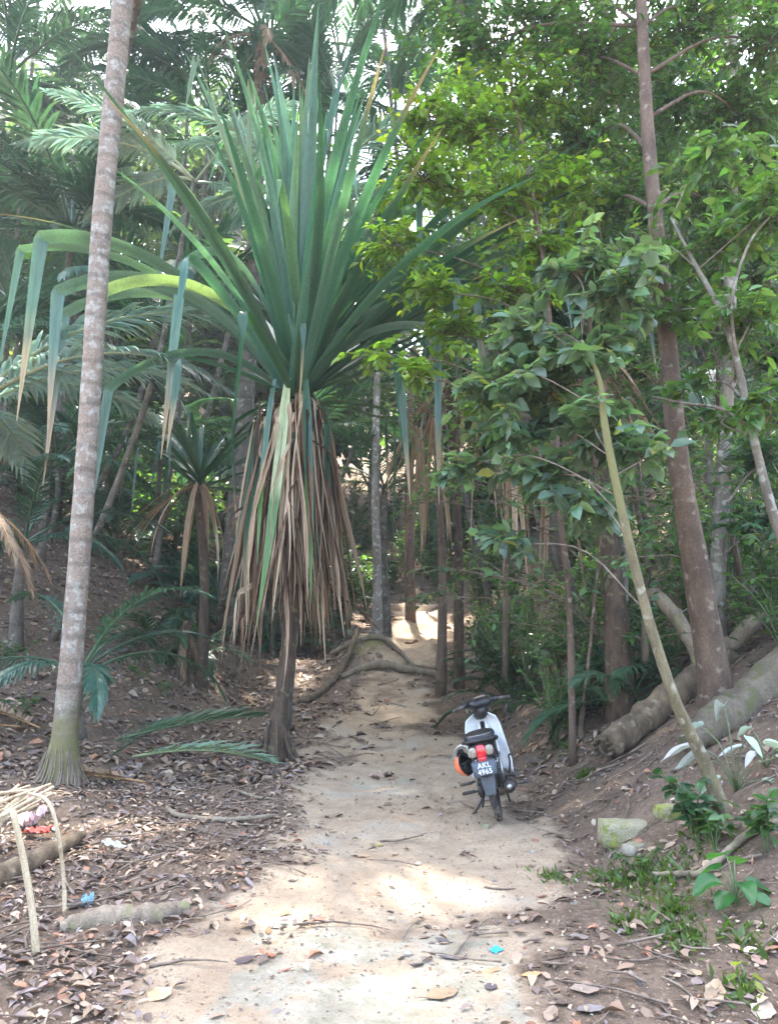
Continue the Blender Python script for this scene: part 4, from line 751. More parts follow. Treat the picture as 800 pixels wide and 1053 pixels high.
log('dry_branch', 'curved pale twig at the lower right', gl([(680, 1010), (700, 1020), (715, 1035), (722, 1045)], .012), [.005, .006, .005, .003], 'root', 'twig', 17, 6)
log('dry_branch', 'dark twig in the middle of the path', gl([(498, 914), (515, 917), (530, 917)], .012), [.006, .007, .003], 'twig', 'twig', 18, 6)
log('dry_branch', 'dead root curving below the dark green shrub', gl([(670, 905), (700, 905), (725, 900), (765, 868), (800, 850)], .03), [.015, .02, .022, .025, .025], 'root', 'root', 19, 8)
log('dry_branch', 'thin straight twig lying far left in the litter', gl([(30, 940), (80, 937), (110, 930), (140, 922)], .03), [.006, .007, .006, .004], 'twig', 'twig', 20, 6)
log('dry_branch', 'grey branch lying in the litter left of the path middle', gl([(120, 925), (160, 915), (195, 902)], .025), [.010, .011, .006], 'twig', 'branch', 21, 6)
log('dry_sapling', 'thin reddish-brown dry stem standing on the bank behind the scooter', [G(598, 758, -.05), P(598, 740, G(598, 758)[1]), P(605, 680, G(598, 758)[1]), P(613, 600, G(598, 758)[1]), P(620, 530, G(598, 758)[1] + .1)], [.06, .03, .022, .02, .014], 'dark_bark', 'stem', 22, 8)
for (px, y0, y1, dd, lab) in [(527, 470, 615, 11.5, 'bundle of pale dead leaf strips hanging left of the small palms'), (568, 450, 620, 12.2, 'narrow pale dead strips hanging behind the sapling leaves'), (430, 480, 605, 13.6, 'twisted brown strip hanging beside the thin dark trunk'), (446, 470, 580, 13, 'pale dead strip hanging over the trail'), (497, 430, 570, 12.6, 'dark strip of dead leaf hanging right of the trail')]:
    top = P(px, y0 - 40, dd); t = thing('dead_strip', top, lab, 'dead leaf'); g = Geo()
    for k in range(5):
        cc = np.array(DEADC[rng.choice([1, 3, 5, 0])]); strap(g, [rng.uniform(-.05, .05), rng.uniform(-.05, .05), 0], rng.uniform(0, 6.28), R(172), (P(px, y0 - 40, dd)[2] - P(px, y1, dd)[2]) * rng.uniform(.75, 1), .09, R(5), (lambda cc: (lambda s: cc))(cc), None, keel=.6, twist=rng.uniform(-1, 1))
    g.build('strip', M['dry'], t)

# ---------------------------------------------------------------- small solids
def rbox_geo(g, c, size, bev=.01, rot=(0, 0, 0), col=(1, 1, 1), mat=0, seg=2, taper=None):
    bm = bmesh.new(); bmesh.ops.create_cube(bm, size=1.0)
    for v in bm.verts:
        v.co.x *= size[0]; v.co.y *= size[1]; v.co.z *= size[2]
        if taper and v.co.z < 0: v.co.x *= taper
    bmesh.ops.bevel(bm, geom=list(bm.edges), offset=bev, segments=seg, affect='EDGES', profile=.6)
    Mx = Matrix.Translation(c) @ Euler(rot).to_matrix().to_4x4()
    bm.verts.index_update(); vs = [tuple(Mx @ v.co) for v in bm.verts]; fs = [tuple(v.index for v in f.verts) for f in bm.faces]; bm.free(); g.add(vs, fs, col, mat)
def loft(g, secs, col=(1, 1, 1), mat=0, k=18, p=2.6):
    """secs: (y, z, width, height) super-ellipse sections along Y"""
    V = []; F = []; a = np.arange(k) * 2 * PI / k
    for s in secs:
        y, z, w, hh = s[:4]; x0 = s[4] if len(s) > 4 else 0
        ca, sa = np.cos(a), np.sin(a); V += [(x0 + w / 2 * np.sign(q) * abs(q) ** (2 / p), y, z + hh / 2 * np.sign(r_) * abs(r_) ** (2 / p)) for q, r_ in zip(ca, sa)]
    for i in range(len(secs) - 1):
        for j in range(k): j2 = (j + 1) % k; F.append((i * k + j, i * k + j2, (i + 1) * k + j2, (i + 1) * k + j))
    F.append(tuple(range(k))[::-1]); F.append(tuple((len(secs) - 1) * k + j for j in range(k))); g.add(V, F, col, mat)
def ring_x(g, c, prof, k=40, a0=0, a1=2 * PI, col=(1, 1, 1), mat=0, closed=True):
    """revolve profile [(x, radius)] round the X axis through c"""
    full = abs(a1 - a0) > 6.28; n = k if full else k + 1; m = len(prof); V = []; F = []
    for i in range(n):
        t = a0 + (a1 - a0) * i / k
        for x, r_ in prof: V.append((c[0] + x, c[1] + r_ * math.cos(t), c[2] + r_ * math.sin(t)))
    for i in range(k):
        i2 = (i + 1) % n
        for j in range(m if closed else m - 1): j2 = (j + 1) % m; F.append((i * m + j, i2 * m + j, i2 * m + j2, i * m + j2))
    if not full and closed: F.append(tuple(range(m))); F.append(tuple((n - 1) * m + j for j in range(m))[::-1])
    g.add(V, F, col, mat)

# ---------------------------------------------------------------- stones, rubbish, sticks
def stone(name, label, loc, size, mat, seed, bev=.03, rz=0, cat='stone'):
    bm = bmesh.new(); bmesh.ops.create_cube(bm, size=1.0); bmesh.ops.subdivide_edges(bm, edges=list(bm.edges), cuts=5, use_grid_fill=True)
    for v in bm.verts:
        n = v.co.normalized(); v.co = v.co * .72 + n * .22
        v.co *= 1 + .14 * float(vnoise(n.x * 2.5 + seed, n.y * 2.5 + n.z * 3, seed)) + .05 * float(vnoise(n.x * 7, n.y * 7 + n.z * 9, seed + 1))
        v.co.x *= size[0]; v.co.y *= size[1]; v.co.z *= size[2]
    me = bpy.data.meshes.new(name); bm.to_mesh(me); bm.free(); me.materials.append(mat)
    for p_ in me.polygons: p_.use_smooth = True
    o = bpy.data.objects.new(name, me); COL.objects.link(o); o.location = loc; o.rotation_euler = (0, 0, rz); return tag(o, label, cat)
M['moss_stone'] = barkmat('mossy_stone', (.22, .20, .13), (.36, .33, .22), patch=(.27, .30, .06), patch_amt=.6, scale=7, pscale=7)
M['stone'] = barkmat('grey_stone', (.26, .23, .18), (.42, .38, .31), patch=(.22, .22, .10), patch_amt=.3, scale=9)
stone('mossy_stone', 'mossy square-edged stone block set in the right bank', G(646, 856, -.015), (.42, .26, .17), M['moss_stone'], 3, rz=R(-8))
stone('stone', 'small stone under the dark green shrub', G(690, 838, -.01), (.2, .16, .10), M['moss_stone'], 7, rz=.4)
stone('pebble', 'small greenish fruit or pebble behind the scooter rear tyre', G(499, 852, .015), (.055, .05, .045), plain('pebble', (.23, .22, .13), .7), 5)
stone('stone', 'pale stone half sunk in the verge below the shrub', G(652, 877, .01), (.16, .10, .07), M['stone'], 9, rz=.7)
for i, (px, py) in enumerate([(335, 870), (430, 890), (548, 878), (420, 985), (590, 930)]):
    stone('pebble', ['small pebble near the left edge of the path', 'small pebble in the middle of the path', 'small pebble on the path right of the scooter tyre line', 'small pebble on the concrete patch', 'small pebble near the right verge'][i], G(px, py, .005), (.04, .035, .025), M['stone'], 20 + i)

def crumple(name, label, loc, size, col, seed, cat='rubbish', rough=.3, trans=.0):
    bm = bmesh.new(); bmesh.ops.create_grid(bm, x_segments=14, y_segments=14, size=.5)
    for v in bm.verts:
        n = float(vnoise(v.co.x * 5 + seed, v.co.y * 5, seed)) + .6 * float(vnoise(v.co.x * 11, v.co.y * 11 + seed, seed + 2)); e = 1 + .35 * float(vnoise(v.co.x * 3, v.co.y * 3, seed + 5))
        v.co.z = n * size[2]; v.co.x *= size[0] * e; v.co.y *= size[1] * e
    bmesh.ops.solidify(bm, geom=list(bm.faces), thickness=.002)
    me = bpy.data.meshes.new(name); bm.to_mesh(me); bm.free(); me.materials.append(plain(name, col, rough, nz=.12))
    o = bpy.data.objects.new(name, me); COL.objects.link(o); o.location = loc; o.rotation_euler = (rng.uniform(-.2, .2), rng.uniform(-.2, .2), seed); return tag(o, label, cat)
crumple('plastic_bag', 'crumpled white and pink plastic bag under the cream sticks', G(30, 852, .10), (.22, .2, .14), (.62, .50, .52), 1)
crumple('plastic_wrapper', 'bright pink wrapper on the plastic bag', G(34, 843, .16), (.12, .1, .08), (.70, .12, .22), 2)
crumple('plastic_wrapper', 'torn red plastic wrapper beside the leaning cream stake', G(38, 862, .07), (.20, .12, .06), (.72, .12, .08), 3)
crumple('plastic_wrapper', 'crumpled dark blue plastic wrapper behind the cream stake', G(50, 882, .06), (.18, .14, .10), (.10, .14, .22), 4)
crumple('plastic_wrapper', 'faded teal wrapper in the leaf litter behind the half-buried log', G(90, 930, .03), (.14, .07, .05), (.16, .30, .36), 5)
crumple('plastic_wrapper', 'dusty pale wrapper flattened in the litter', G(118, 872, .03), (.18, .08, .04), (.42, .42, .34), 6)
crumple('plastic_scrap', 'small bright blue plastic scrap on the path', G(510, 981, .012), (.062, .055, .008), (.02, .35, .72), 7)

def stick(name, label, pts, r, mat='stick', group=None, cat='stick', taper=.8):
    base = np.asarray(pts[0], float); g = Geo(); p = catmull(pts, 16) - base; tube(g, p, np.linspace(r, r * taper, 16), 8, (1, 1, 1), 0, .08, seed=int(abs(base[0] * 50)) % 40)
    o = g.build(name, M[mat]); o.location = base; return tag(o, label, cat, group)
b1 = G(40, 984); stick('stake', 'pale peeled stake standing in the litter, the nearer and thicker of the two', [b1 - [0, 0, .06], P(34, 940, b1[1]), P(25, 885, b1[1]), P(13, 832, b1[1])], .020)
b2 = G(68, 946); stick('stake', 'thin peeled stake standing in the litter with its top bent over like a hook', [b2 - [0, 0, .05], P(66, 905, b2[1]), P(61, 862, b2[1]), P(54, 832, b2[1]), P(45, 820, b2[1] + .1), P(30, 816, b2[1] + .2)], .013)
for i in range(15):
    e1 = P(rng.uniform(14, 64), 812 + rng.uniform(-6, 20), 6.6 - i * .025); e0 = P(-95 + rng.uniform(-40, 40), 855 + i * 6 + rng.uniform(-22, 22), 5.7 - i * .02)
    stick('peeled_stick', 'cream peeled stick lying in the pile of sticks at the left edge', [e0, (e0 + e1) / 2 + [0, 0, rng.uniform(.0, .04)], e1], rng.uniform(.011, .018), group='peeled sticks in the pile', taper=.75)

# ---------------------------------------------------------------- single fallen leaves
def fallen(px, py, size, w, col, label, az=None, curl=.5, group=None):
    c = G(px, py); g = Geo(); a = rng.uniform(0, 6.28) if az is None else R(az); n = normals_at(np.array([c[0]]), np.array([c[1]]))[0] + np.array([rng.gauss(0, .12), rng.gauss(0, .12), 0]); n = nrmz(n)
    d = np.array([math.cos(a), math.sin(a), 0]); d = nrmz(d - n * d.dot(n)); x = np.cross(d, n); V = []; C = []; NU, NV = 10, 5; q = rng.uniform(0, 9)
    for i in range(NU + 1):
        u = i / NU; ww = w * (math.sin(PI * u ** .85) ** .75 + .02) * (1 + .12 * math.sin(u * 17 + q))
        for j in range(NV):
            v = (j / (NV - 1) - .5) * 2; z = curl * (.16 * v * v * ww + .22 * (u - .45) ** 2) + .045 * float(vnoise(u * 5 + q, v * 2, 3)) + abs(v) * .01
            V.append((d * (u - .5) + x * v * ww * .5 + n * z) * size + n * .008); C.append(np.array(col) * np.array([.74, .70, .64]) * (1 + .5 * float(vnoise(u * 7 + q, v * 3, 4)) - (.12 if j == 2 else 0)))
    F = [(i * NV + j, i * NV + j + 1, (i + 1) * NV + j + 1, (i + 1) * NV + j) for i in range(NU) for j in range(NV - 1)]
    g.add(V, F, np.clip(C, 0, 1)); tube(g, [V[0 * NV + 2], np.array(V[2]) - d * .25 * size + n * .01], [.003, .002], 4, np.array(col) * .7)
    o = g.build('fallen_leaf', M['litter']); o.location = c; return tag(o, label, 'leaf', group)
FLV = [(293, 943, .10, .5, (.55, .36, .18), 'tan curled leaf at the left edge of the concrete path', 10), (276, 962, .10, .4, (.48, .20, .10), 'small orange-brown leaf standing on edge near the path side', 100), (278, 985, .13, .42, (.45, .19, .11), 'rust-red curled leaf on the concrete path', 110), (293, 1003, .11, .25, (.48, .20, .12), 'narrow reddish leaf lying flat on the concrete', 5), (283, 957, .08, .5, (.62, .58, .50), 'pale whitish leaf beside the tan curled leaf', 160),
       (152, 992, .13, .5, (.62, .57, .50), 'big pale grey leaf in the litter', 20), (165, 1027, .15, .8, (.60, .50, .32), 'round straw-yellow leaf at the bottom of the litter', 60), (250, 993, .17, .5, (.13, .10, .11), 'large dark crumpled leaf where the litter meets the concrete', 15), (463, 988, .15, .3, (.17, .15, .17), 'long dark grey leaf lying flat in the middle of the path', 175), (430, 995, .09, .7, (.12, .10, .12), 'small dark crumpled leaf left of the long grey leaf', 40), (505, 1017, .10, .7, (.13, .11, .13), 'small dark crumpled leaf below the blue scrap', 70), (455, 972, .10, .5, (.15, .13, .14), 'dark grey leaf left of the blue scrap', 150),
       (455, 1030, .19, .6, (.33, .24, .16), 'large torn brown leaf near the bottom of the path', 20), (505, 1002, .12, .4, (.44, .27, .16), 'orange-brown leaf right of the long grey leaf', 10), (547, 1005, .12, .5, (.55, .38, .20), 'golden tan leaf right of the path middle', 0), (500, 958, .15, .35, (.45, .38, .30), 'pale curled leaf on the sandy patch', 170), (595, 967, .13, .5, (.30, .26, .23), 'grey-brown curled leaf at the right verge', 10), (601, 1022, .16, .6, (.35, .28, .24), 'large curled grey-brown leaf near the lower right', 170), (608, 1042, .17, .6, (.28, .26, .27), 'large silvery grey leaf at the bottom right', 20), (567, 1048, .12, .6, (.36, .28, .22), 'brown leaf folded at the bottom edge of the path', 60), (657, 1014, .09, .25, (.12, .12, .15), 'small blue-grey leaf in the lower right verge', 80), (613, 912, .14, .35, (.50, .40, .28), 'pale tan leaf on edge right of the path', 150), (665, 981, .07, .6, (.42, .16, .07), 'small bright rust leaf below the grass', 40), (703, 955, .06, .5, (.45, .17, .06), 'orange leaf among the green weeds', 80), (714, 1003, .10, .7, (.48, .38, .26), 'pale yellowish leaf on the lower right soil', 20), (735, 1027, .22, .45, (.42, .32, .22), 'big ribbed dry leaf at the lower right', 60), (780, 993, .11, .7, (.44, .30, .25), 'pinkish brown leaf near the tiny seedling', 100), (390, 872, .07, .7, (.38, .42, .06), 'small yellow-green leaf in the middle of the path', 90), (343, 857, .07, .4, (.16, .15, .05), 'small dark olive leaf on the path', 10), (785, 1045, .16, .7, (.50, .42, .35), 'pale leaf in the bottom right corner', 50), (640, 868, .2, .3, (.50, .39, .26), 'straw-coloured leaf below the mossy block', 140), (730, 893, .14, .7, (.52, .42, .30), 'pale triangular leaf behind the arrow-leaf plant', 100), (90, 985, .12, .4, (.38, .28, .26), 'pinkish grey leaf between the two stakes and the bottom', 0)]
for (px, py, s_, w, c_, lab, az) in FLV: fallen(px, py, s_ * .86, w, c_, lab, az, rng.uniform(.3, .9))
for i in range(46):
    px, py = rng.choice([(rng.uniform(300, 560), rng.uniform(800, 1050)), (rng.uniform(540, 780), rng.uniform(880, 1050)), (rng.uniform(300, 480), rng.uniform(740, 860)), (rng.uniform(550, 640), rng.uniform(780, 900))])
    fallen(px, py, rng.uniform(.05, .10), rng.uniform(.3, .6), PAL[rng.randrange(9)] * rng.uniform(.8, 1.2), 'small dry brown leaf lying alone on bare soil', None, rng.uniform(.2, 1), 'small dry leaves on the bare soil')

# ================================================================== SCOOTER
K = dict(black=plain('black_plastic', (.011, .011, .012), .36, nz=.2, dust=(.032, .028, .025)), white=plain('white_plastic', (.78, .80, .82), .3, nz=.04, coat=.4, dust=(.62, .60, .56)), rubber=plain('dusty_rubber', (.05, .045, .04), .9, nz=.3, bumpd=.003, dust=(.24, .195, .15)), seat=plain('black_vinyl', (.012, .012, .013), .42, bumpd=.001), red=plain('red_lens', (.62, .012, .025), .12, nz=.08, coat=1), clear=plain('smoked_lens', (.26, .22, .17), .15, nz=.1, coat=1), plate=plain('number_plate', (.060, .072, .094), .35, nz=.15), text=plain('plate_white', (.62, .64, .66), .4, nz=.15, dust=(.4, .38, .35)), steel=plain('steel', (.42, .42, .42), .35, .9, dust=(.2, .17, .14)), dark=plain('dark_metal', (.03, .03, .032), .45, .4, dust=(.10, .08, .065)), guard=plain('grey_guard', (.045, .052, .068), .4, dust=(.10, .092, .085)), orange=plain('orange_shell', (.78, .17, .07), .3, coat=.6, nz=.06), hub=plain('worn_alloy', (.33, .33, .33), .4, .8))
def build_scooter():
    t = thing('motor_scooter', G(514, 846, .012), 'dusty white and black step-through motor scooter leaning on its side stand, seen from behind', 'motor scooter')
    t.rotation_euler = (0, R(-12.5), R(SC_YAW))
    def bp(name, mat, fn, parent=t, lab=None):
        g = Geo(); fn(g); o = g.build(name, mat, parent)
        if lab: o['label'] = lab
        return o
    tyre = [(.036 * math.cos(a), .240 + .042 * math.sin(a)) for a in np.linspace(0, 2 * PI, 15)[:-1]]
    def wheel(name, yc, steer=0):
        Mx = Matrix.Translation((0, yc, .282)) @ Matrix.Rotation(steer, 4, 'Z')
        def rim(g):
            ring_x(g, (0, 0, 0), [(-.03, .215), (.03, .215), (.025, .195), (-.025, .195)], 40); ring_x(g, (0, 0, 0), [(-.05, .045), (.05, .045), (.05, .012), (-.05, .012)], 20)
            for k in range(5):
                a = k * 2 * PI / 5
                for da in (-.16, .16): tube(g, [(0, .04 * math.cos(a + da), .04 * math.sin(a + da)), (0, .2 * math.cos(a + da * .7), .2 * math.sin(a + da * .7))], [.012, .009], 6)
        w = bp(name, K['dark'], rim); w.matrix_local = Mx
        def ty(g):
            ring_x(g, (0, 0, 0), tyre, 48)
            for k in range(40):
                a = k * 2 * PI / 40
                for sx in (-1, 1): rbox_geo(g, (sx * .017, .280 * math.cos(a + sx * .04), .280 * math.sin(a + sx * .04)), (.022, .022, .008), .002, (a + sx * .04 - PI / 2, 0, sx * .35), seg=1)
        bp('tyre', K['rubber'], ty, w)
        bp('brake_hub', K['hub'], lambda g: ring_x(g, (0, 0, 0), [(-.055, .07), (.02, .07), (.02, .04), (-.055, .04)], 24), w)
    wheel('rear_wheel', 0); wheel('front_wheel', 1.22, R(22))
    def seat(g): loft(g, [(-.335, .765, .13, .03), (-.325, .768, .20, .07), (-.28, .775, .265, .095), (-.15, .782, .285, .105), (.0, .775, .28, .10), (.15, .757, .255, .09), (.3, .745, .215, .085), (.42, .748, .16, .08), (.5, .755, .08, .05)], k=24, p=2.8)
    s_ = bp('seat', K['seat'], seat)
    bp('seat_piping', K['steel'], lambda g: tube(g, catmull([(-.125, -.05, .80), (-.12, -.25, .806), (-.06, -.318, .803), (.06, -.318, .803), (.12, -.25, .806), (.125, -.05, .80)], 24), .0035, 5), s_)
    bp('grab_rail', K['black'], lambda g: tube(g, catmull([(-.13, .05, .70), (-.155, -.12, .735), (-.15, -.30, .76), (-.08, -.39, .765), (.08, -.39, .765), (.15, -.30, .76), (.155, -.12, .735), (.13, .05, .70)], 36), .015, 8))
    bp('tail_cowl', K['black'], lambda g: loft(g, [(-.395, .665, .16, .09), (-.37, .667, .225, .13), (-.25, .672, .25, .15), (-.05, .665, .26, .17), (.2, .63, .25, .23), (.4, .58, .22, .28), (.5, .54, .15, .2)], k=22, p=2.6))
    def sidep(g):
        for sx in (-1, 1): rbox_geo(g, (sx * .128, .10, .63), (.02, .34, .10), .009, (R(-8), 0, sx * R(-3)))
    for sx in (-1, 1): bp('side_panel', K['white'], lambda g: rbox_geo(g, (sx * .131, .14, .61), (.018, .36, .11), .008, (R(-14), 0, sx * R(2))))
    tl = bp('tail_light', K['red'], lambda g: loft(g, [(-.425, .668, .068, .105), (-.418, .667, .082, .125), (-.36, .665, .086, .13)], k=18, p=4))
    bp('reflector', K['red'], lambda g: rbox_geo(g, (0, -.412, .60), (.07, .03, .05), .008, (R(14), 0, 0)), tl)
    for sx in (-1, 1): bp('turn_signal', K['clear'], lambda g: loft(g, [(-.412, .672, .045, .06, sx * .066), (-.405, .672, .075, .088, sx * .074), (-.35, .672, .085, .10, sx * .072)], k=16, p=2.4), t)
    pm = Matrix.Translation((0, -.438, .535)) @ Matrix.Rotation(R(-16), 4, 'X')
    pm = pm @ Matrix.Scale(.92, 4)
    pl = bp('number_plate', K['plate'], lambda g: rbox_geo(g, (0, 0, 0), (.232, .006, .138), .0028, seg=1)); pl.matrix_local = pm
    def border(g):
        for z in (-.063, .063): rbox_geo(g, (0, -.0045, z), (.222, .003, .005), .001, seg=1)
        for x in (-.1085, .1085): rbox_geo(g, (x, -.0045, 0), (.005, .003, .120), .001, seg=1)
    bp('plate_border', K['guard'], border, pl)
    for txt, z, sz in (('AKL', .003, .066), ('4965', -.056, .066)):
        cu = bpy.data.curves.new('lettering', 'FONT'); cu.body = txt; cu.size = sz; cu.align_x = 'CENTER'; cu.extrude = .0012; cu.offset = .0011; cu.space_character = 1.08
        tmp = bpy.data.objects.new('lettering', cu); COL.objects.link(tmp); bpy.context.view_layer.update(); me = bpy.data.meshes.new_from_object(tmp); bpy.data.objects.remove(tmp)
        me.materials.clear(); me.materials.append(K['text']); o = part('lettering', me, pl, Matrix.Translation((0, -.0050, z)) @ Matrix.Rotation(PI / 2, 4, 'X'))
    bp('plate_bracket', K['black'], lambda g: (rbox_geo(g, (0, -.405, .545), (.10, .05, .17), .012, (R(-16), 0, 0)), rbox_geo(g, (0, -.33, .58), (.12, .16, .07), .015)))
    gp = [(-.066, .300), (-.05, .322), (0, .332), (.05, .322), (.066, .300), (.058, .297), (0, .322), (-.058, .297)]
    bp('rear_mudguard', K['guard'], lambda g: (ring_x(g, (0, -.0, .285), gp, 22, R(60), R(172)), rbox_geo(g, (0, -.352, .385), (.135, .022, .20), .010, (R(-15), 0, 0), taper=.72)))
    # leg shield: curved sheet with flared wings
    def shield(g):
        NU, NV = 20, 16
        for off in (0, .012):
            V = []
            for j in range(NV + 1):
                v = j / NV; z = .925 - .64 * v; W = np.interp(v, [0, .06, .2, .5, .8, 1], [.10, .155, .185, .20, .215, .205])
                for i in range(NU + 1):
                    u = -1 + 2 * i / NU; y = .845 + .05 * v - .15 * abs(u) ** 2.2 + .0 * v - .16 * max(0, v - .75) * 2 * abs(u) + off
                    V.append((u * W, y, z - .03 * (1 - v) * u * u))
            n = NU + 1; F = [(j * n + i, j * n + i + 1, (j + 1) * n + i + 1, (j + 1) * n + i) for j in range(NV) for i in range(NU)]
            if off: F = [f[::-1] for f in F]
            g.add(V, F)
    sh = bp('leg_shield', K['white'], shield)
    md = sh.modifiers.new('solid', 'SOLIDIFY'); md.thickness = .004
    bp('centre_cover', K['white'], lambda g: loft(g, [(.855, .86, .09, .10), (.82, .72, .13, .16), (.70, .60, .15, .17), (.55, .55, .165, .18), (.42, .56, .18, .22)], k=18, p=2.6))
    bp('front_cowl', K['white'], lambda g: loft(g, [(.83, .78, .18, .20), (.90, .76, .20, .30), (.96, .72, .15, .26), (1.0, .70, .06, .12)], k=20, p=2.3))
    # steering
    Ms = Matrix.Translation((0, .80, 0)) @ Matrix.Rotation(R(36), 4, 'Z') @ Matrix.Translation((0, -.80, 0))
    def steer(name, mat, fn, parent=t):
        o = bp(name, mat, fn, parent)
        if parent is t: o.matrix_local = Ms
        return o
    hb = steer('handlebar_cover', K['black'], lambda g: (loft(g, [(.70, 1.0, .16, .05), (.715, 1.005, .25, .09), (.78, 1.01, .27, .12), (.86, 1.0, .21, .14), (.90, .99, .13, .10)], k=20, p=2.4), loft(g, [(.715, .93, .10, .12), (.76, .93, .125, .17), (.84, .92, .11, .16)], k=16, p=2.6)))
    steer('instrument_dial', K['clear'], lambda g: rbox_geo(g, (0, .75, 1.062), (.13, .07, .012), .005, (R(-22), 0, 0)), hb)
    steer('headlight', K['clear'], lambda g: loft(g, [(.885, .985, .14, .12), (.915, .98, .10, .08), (.925, .978, .04, .03)], k=16), hb)
    for sx in (-1, 1):
        br = steer('handlebar', K['dark'], lambda g: tube(g, catmull([(sx * .10, .78, 1.005), (sx * .2, .745, 1.015), (sx * .345, .70, 1.0)], 10), .011, 8))
        steer('grip', K['rubber'], lambda g: tube(g, [(sx * .225, .736, 1.013), (sx * .35, .698, 1.0)], [.018, .019], 10), br)
        steer('lever', K['steel'], lambda g: tube(g, catmull([(sx * .18, .80, 1.02), (sx * .25, .80, 1.012), (sx * .33, .77, .995)], 8), [.008] * 7 + [.006], 6), br)
        steer('switch_pod', K['black'], lambda g: rbox_geo(g, (sx * .195, .748, 1.015), (.06, .05, .05), .012, (0, 0, sx * R(-14))), br)
        steer('fork_leg', K['dark'], lambda g: tube(g, [(sx * .075, .89, .75), (sx * .075, 1.2, .285)], [.02, .024], 10))
    fm = [(-.058, .300), (-.045, .316), (0, .323), (.045, .316), (.058, .300), (.05, .298), (0, .315), (-.05, .298)]
    steer('front_mudguard', K['white'], lambda g: ring_x(g, (0, 1.22, .285), fm, 22, R(25), R(165)))
    for k, (sx, e) in enumerate(((-1, .10), (1, .06), (-1, .05))): steer('brake_cable', K['black'], lambda g: tube(g, catmull([(sx * .20, .775, 1.02), (sx * (.17 - .02 * k), .86, 1.06 + .02 * k), (sx * e, .93, .97), (sx * e * .6, .91, .86)], 16), .0045, 6))
    # running gear
    bp('engine', K['dark'], lambda g: (rbox_geo(g, (0, .50, .30), (.22, .30, .17), .035), rbox_geo(g, (0, .68, .33), (.13, .2, .12), .02), rbox_geo(g, (.125, .46, .29), (.05, .22, .14), .02), rbox_geo(g, (-.125, .46, .29), (.05, .22, .14), .02), *[rbox_geo(g, (0, .64 + .022 * k, .33), (.155, .008, .15), .002, seg=1) for k in range(6)]))
    bp('frame', K['black'], lambda g: (tube(g, [(0, .45, .42), (0, .15, .60), (0, -.2, .64)], .03, 8), tube(g, [(0, .5, .45), (0, .84, .80)], .03, 8), rbox_geo(g, (0, .2, .50), (.14, .30, .18), .03)))
    for sx in (-1, 1):
        bp('swing_arm', K['dark'], lambda g: tube(g, [(sx * .095, -.04, .282), (sx * .095, .1, .29), (sx * .075, .42, .33)], .018, 8))
        bp('shock_absorber', K['steel'], lambda g: (tube(g, [(sx * .125, -.02, .33), (sx * .125, .10, .62)], .012, 8), *[ring_x(g, (sx * .125, -.0 + .1 * k / 9, .38 + .2 * k / 9), [(-.0, .0)] and [(-.025, .004), (.025, .004), (.025, -.004), (-.025, -.004)], 6) for k in range(9)]))
        bp('foot_peg', K['rubber'], lambda g: (tube(g, [(sx * .10, .17, .36), (sx * .19, .16, .345)], [.013, .013], 8), rbox_geo(g, (sx * .245, .155, .342), (.12, .042, .028), .009, (0, 0, sx * -.1))))
        bp('foot_rest', K['rubber'], lambda g: (tube(g, [(sx * .05, .50, .20), (sx * .22, .49, .20)], .011, 8), rbox_geo(g, (sx * .27, .485, .205), (.13, .05, .03), .01)))
    bp('chain_case', K['black'], lambda g: loft(g, [(-.09, .285, .05, .10, -.105), (-.05, .285, .05, .13, -.105), (.2, .30, .05, .10, -.105), (.42, .32, .05, .12, -.105)], k=12))
    ex = bp('exhaust', K['dark'], lambda g: (tube(g, [(.155, .30, .255), (.165, -.02, .285), (.172, -.34, .325)], [.046, .054, .052], 18), tube(g, catmull([(.06, .72, .28), (.10, .60, .19), (.14, .45, .2), (.155, .30, .25)], 12), .018, 8)))
    bp('tail_pipe', K['steel'], lambda g: (tube(g, [(.172, -.335, .3245), (.173, -.375, .329)], [.024, .022], 14)), ex)
    bp('heat_guard', K['black'], lambda g: rbox_geo(g, (.225, -.05, .30), (.012, .24, .07), .005, (R(-7), 0, R(2))), ex)
    bp('side_stand', K['dark'], lambda g: (tube(g, [(-.08, .40, .22), (-.165, .33, .12), (-.235, .27, .052)], [.013, .012, .012], 8), rbox_geo(g, (-.24, .265, .054), (.06, .035, .01), .004, (0, R(-14), 0))))
    bp('centre_stand', K['dark'], lambda g: (tube(g, [(-.10, .36, .22), (-.13, .02, .14)], .011, 8), tube(g, [(.10, .36, .22), (.13, .02, .14)], .011, 8)))
    bp('kick_starter', K['dark'], lambda g: tube(g, catmull([(.16, .42, .29), (.20, .40, .42), (.21, .33, .50), (.27, .33, .50)], 12), .010, 8))
    return t
SC_YAW = -9
sc = build_scooter()
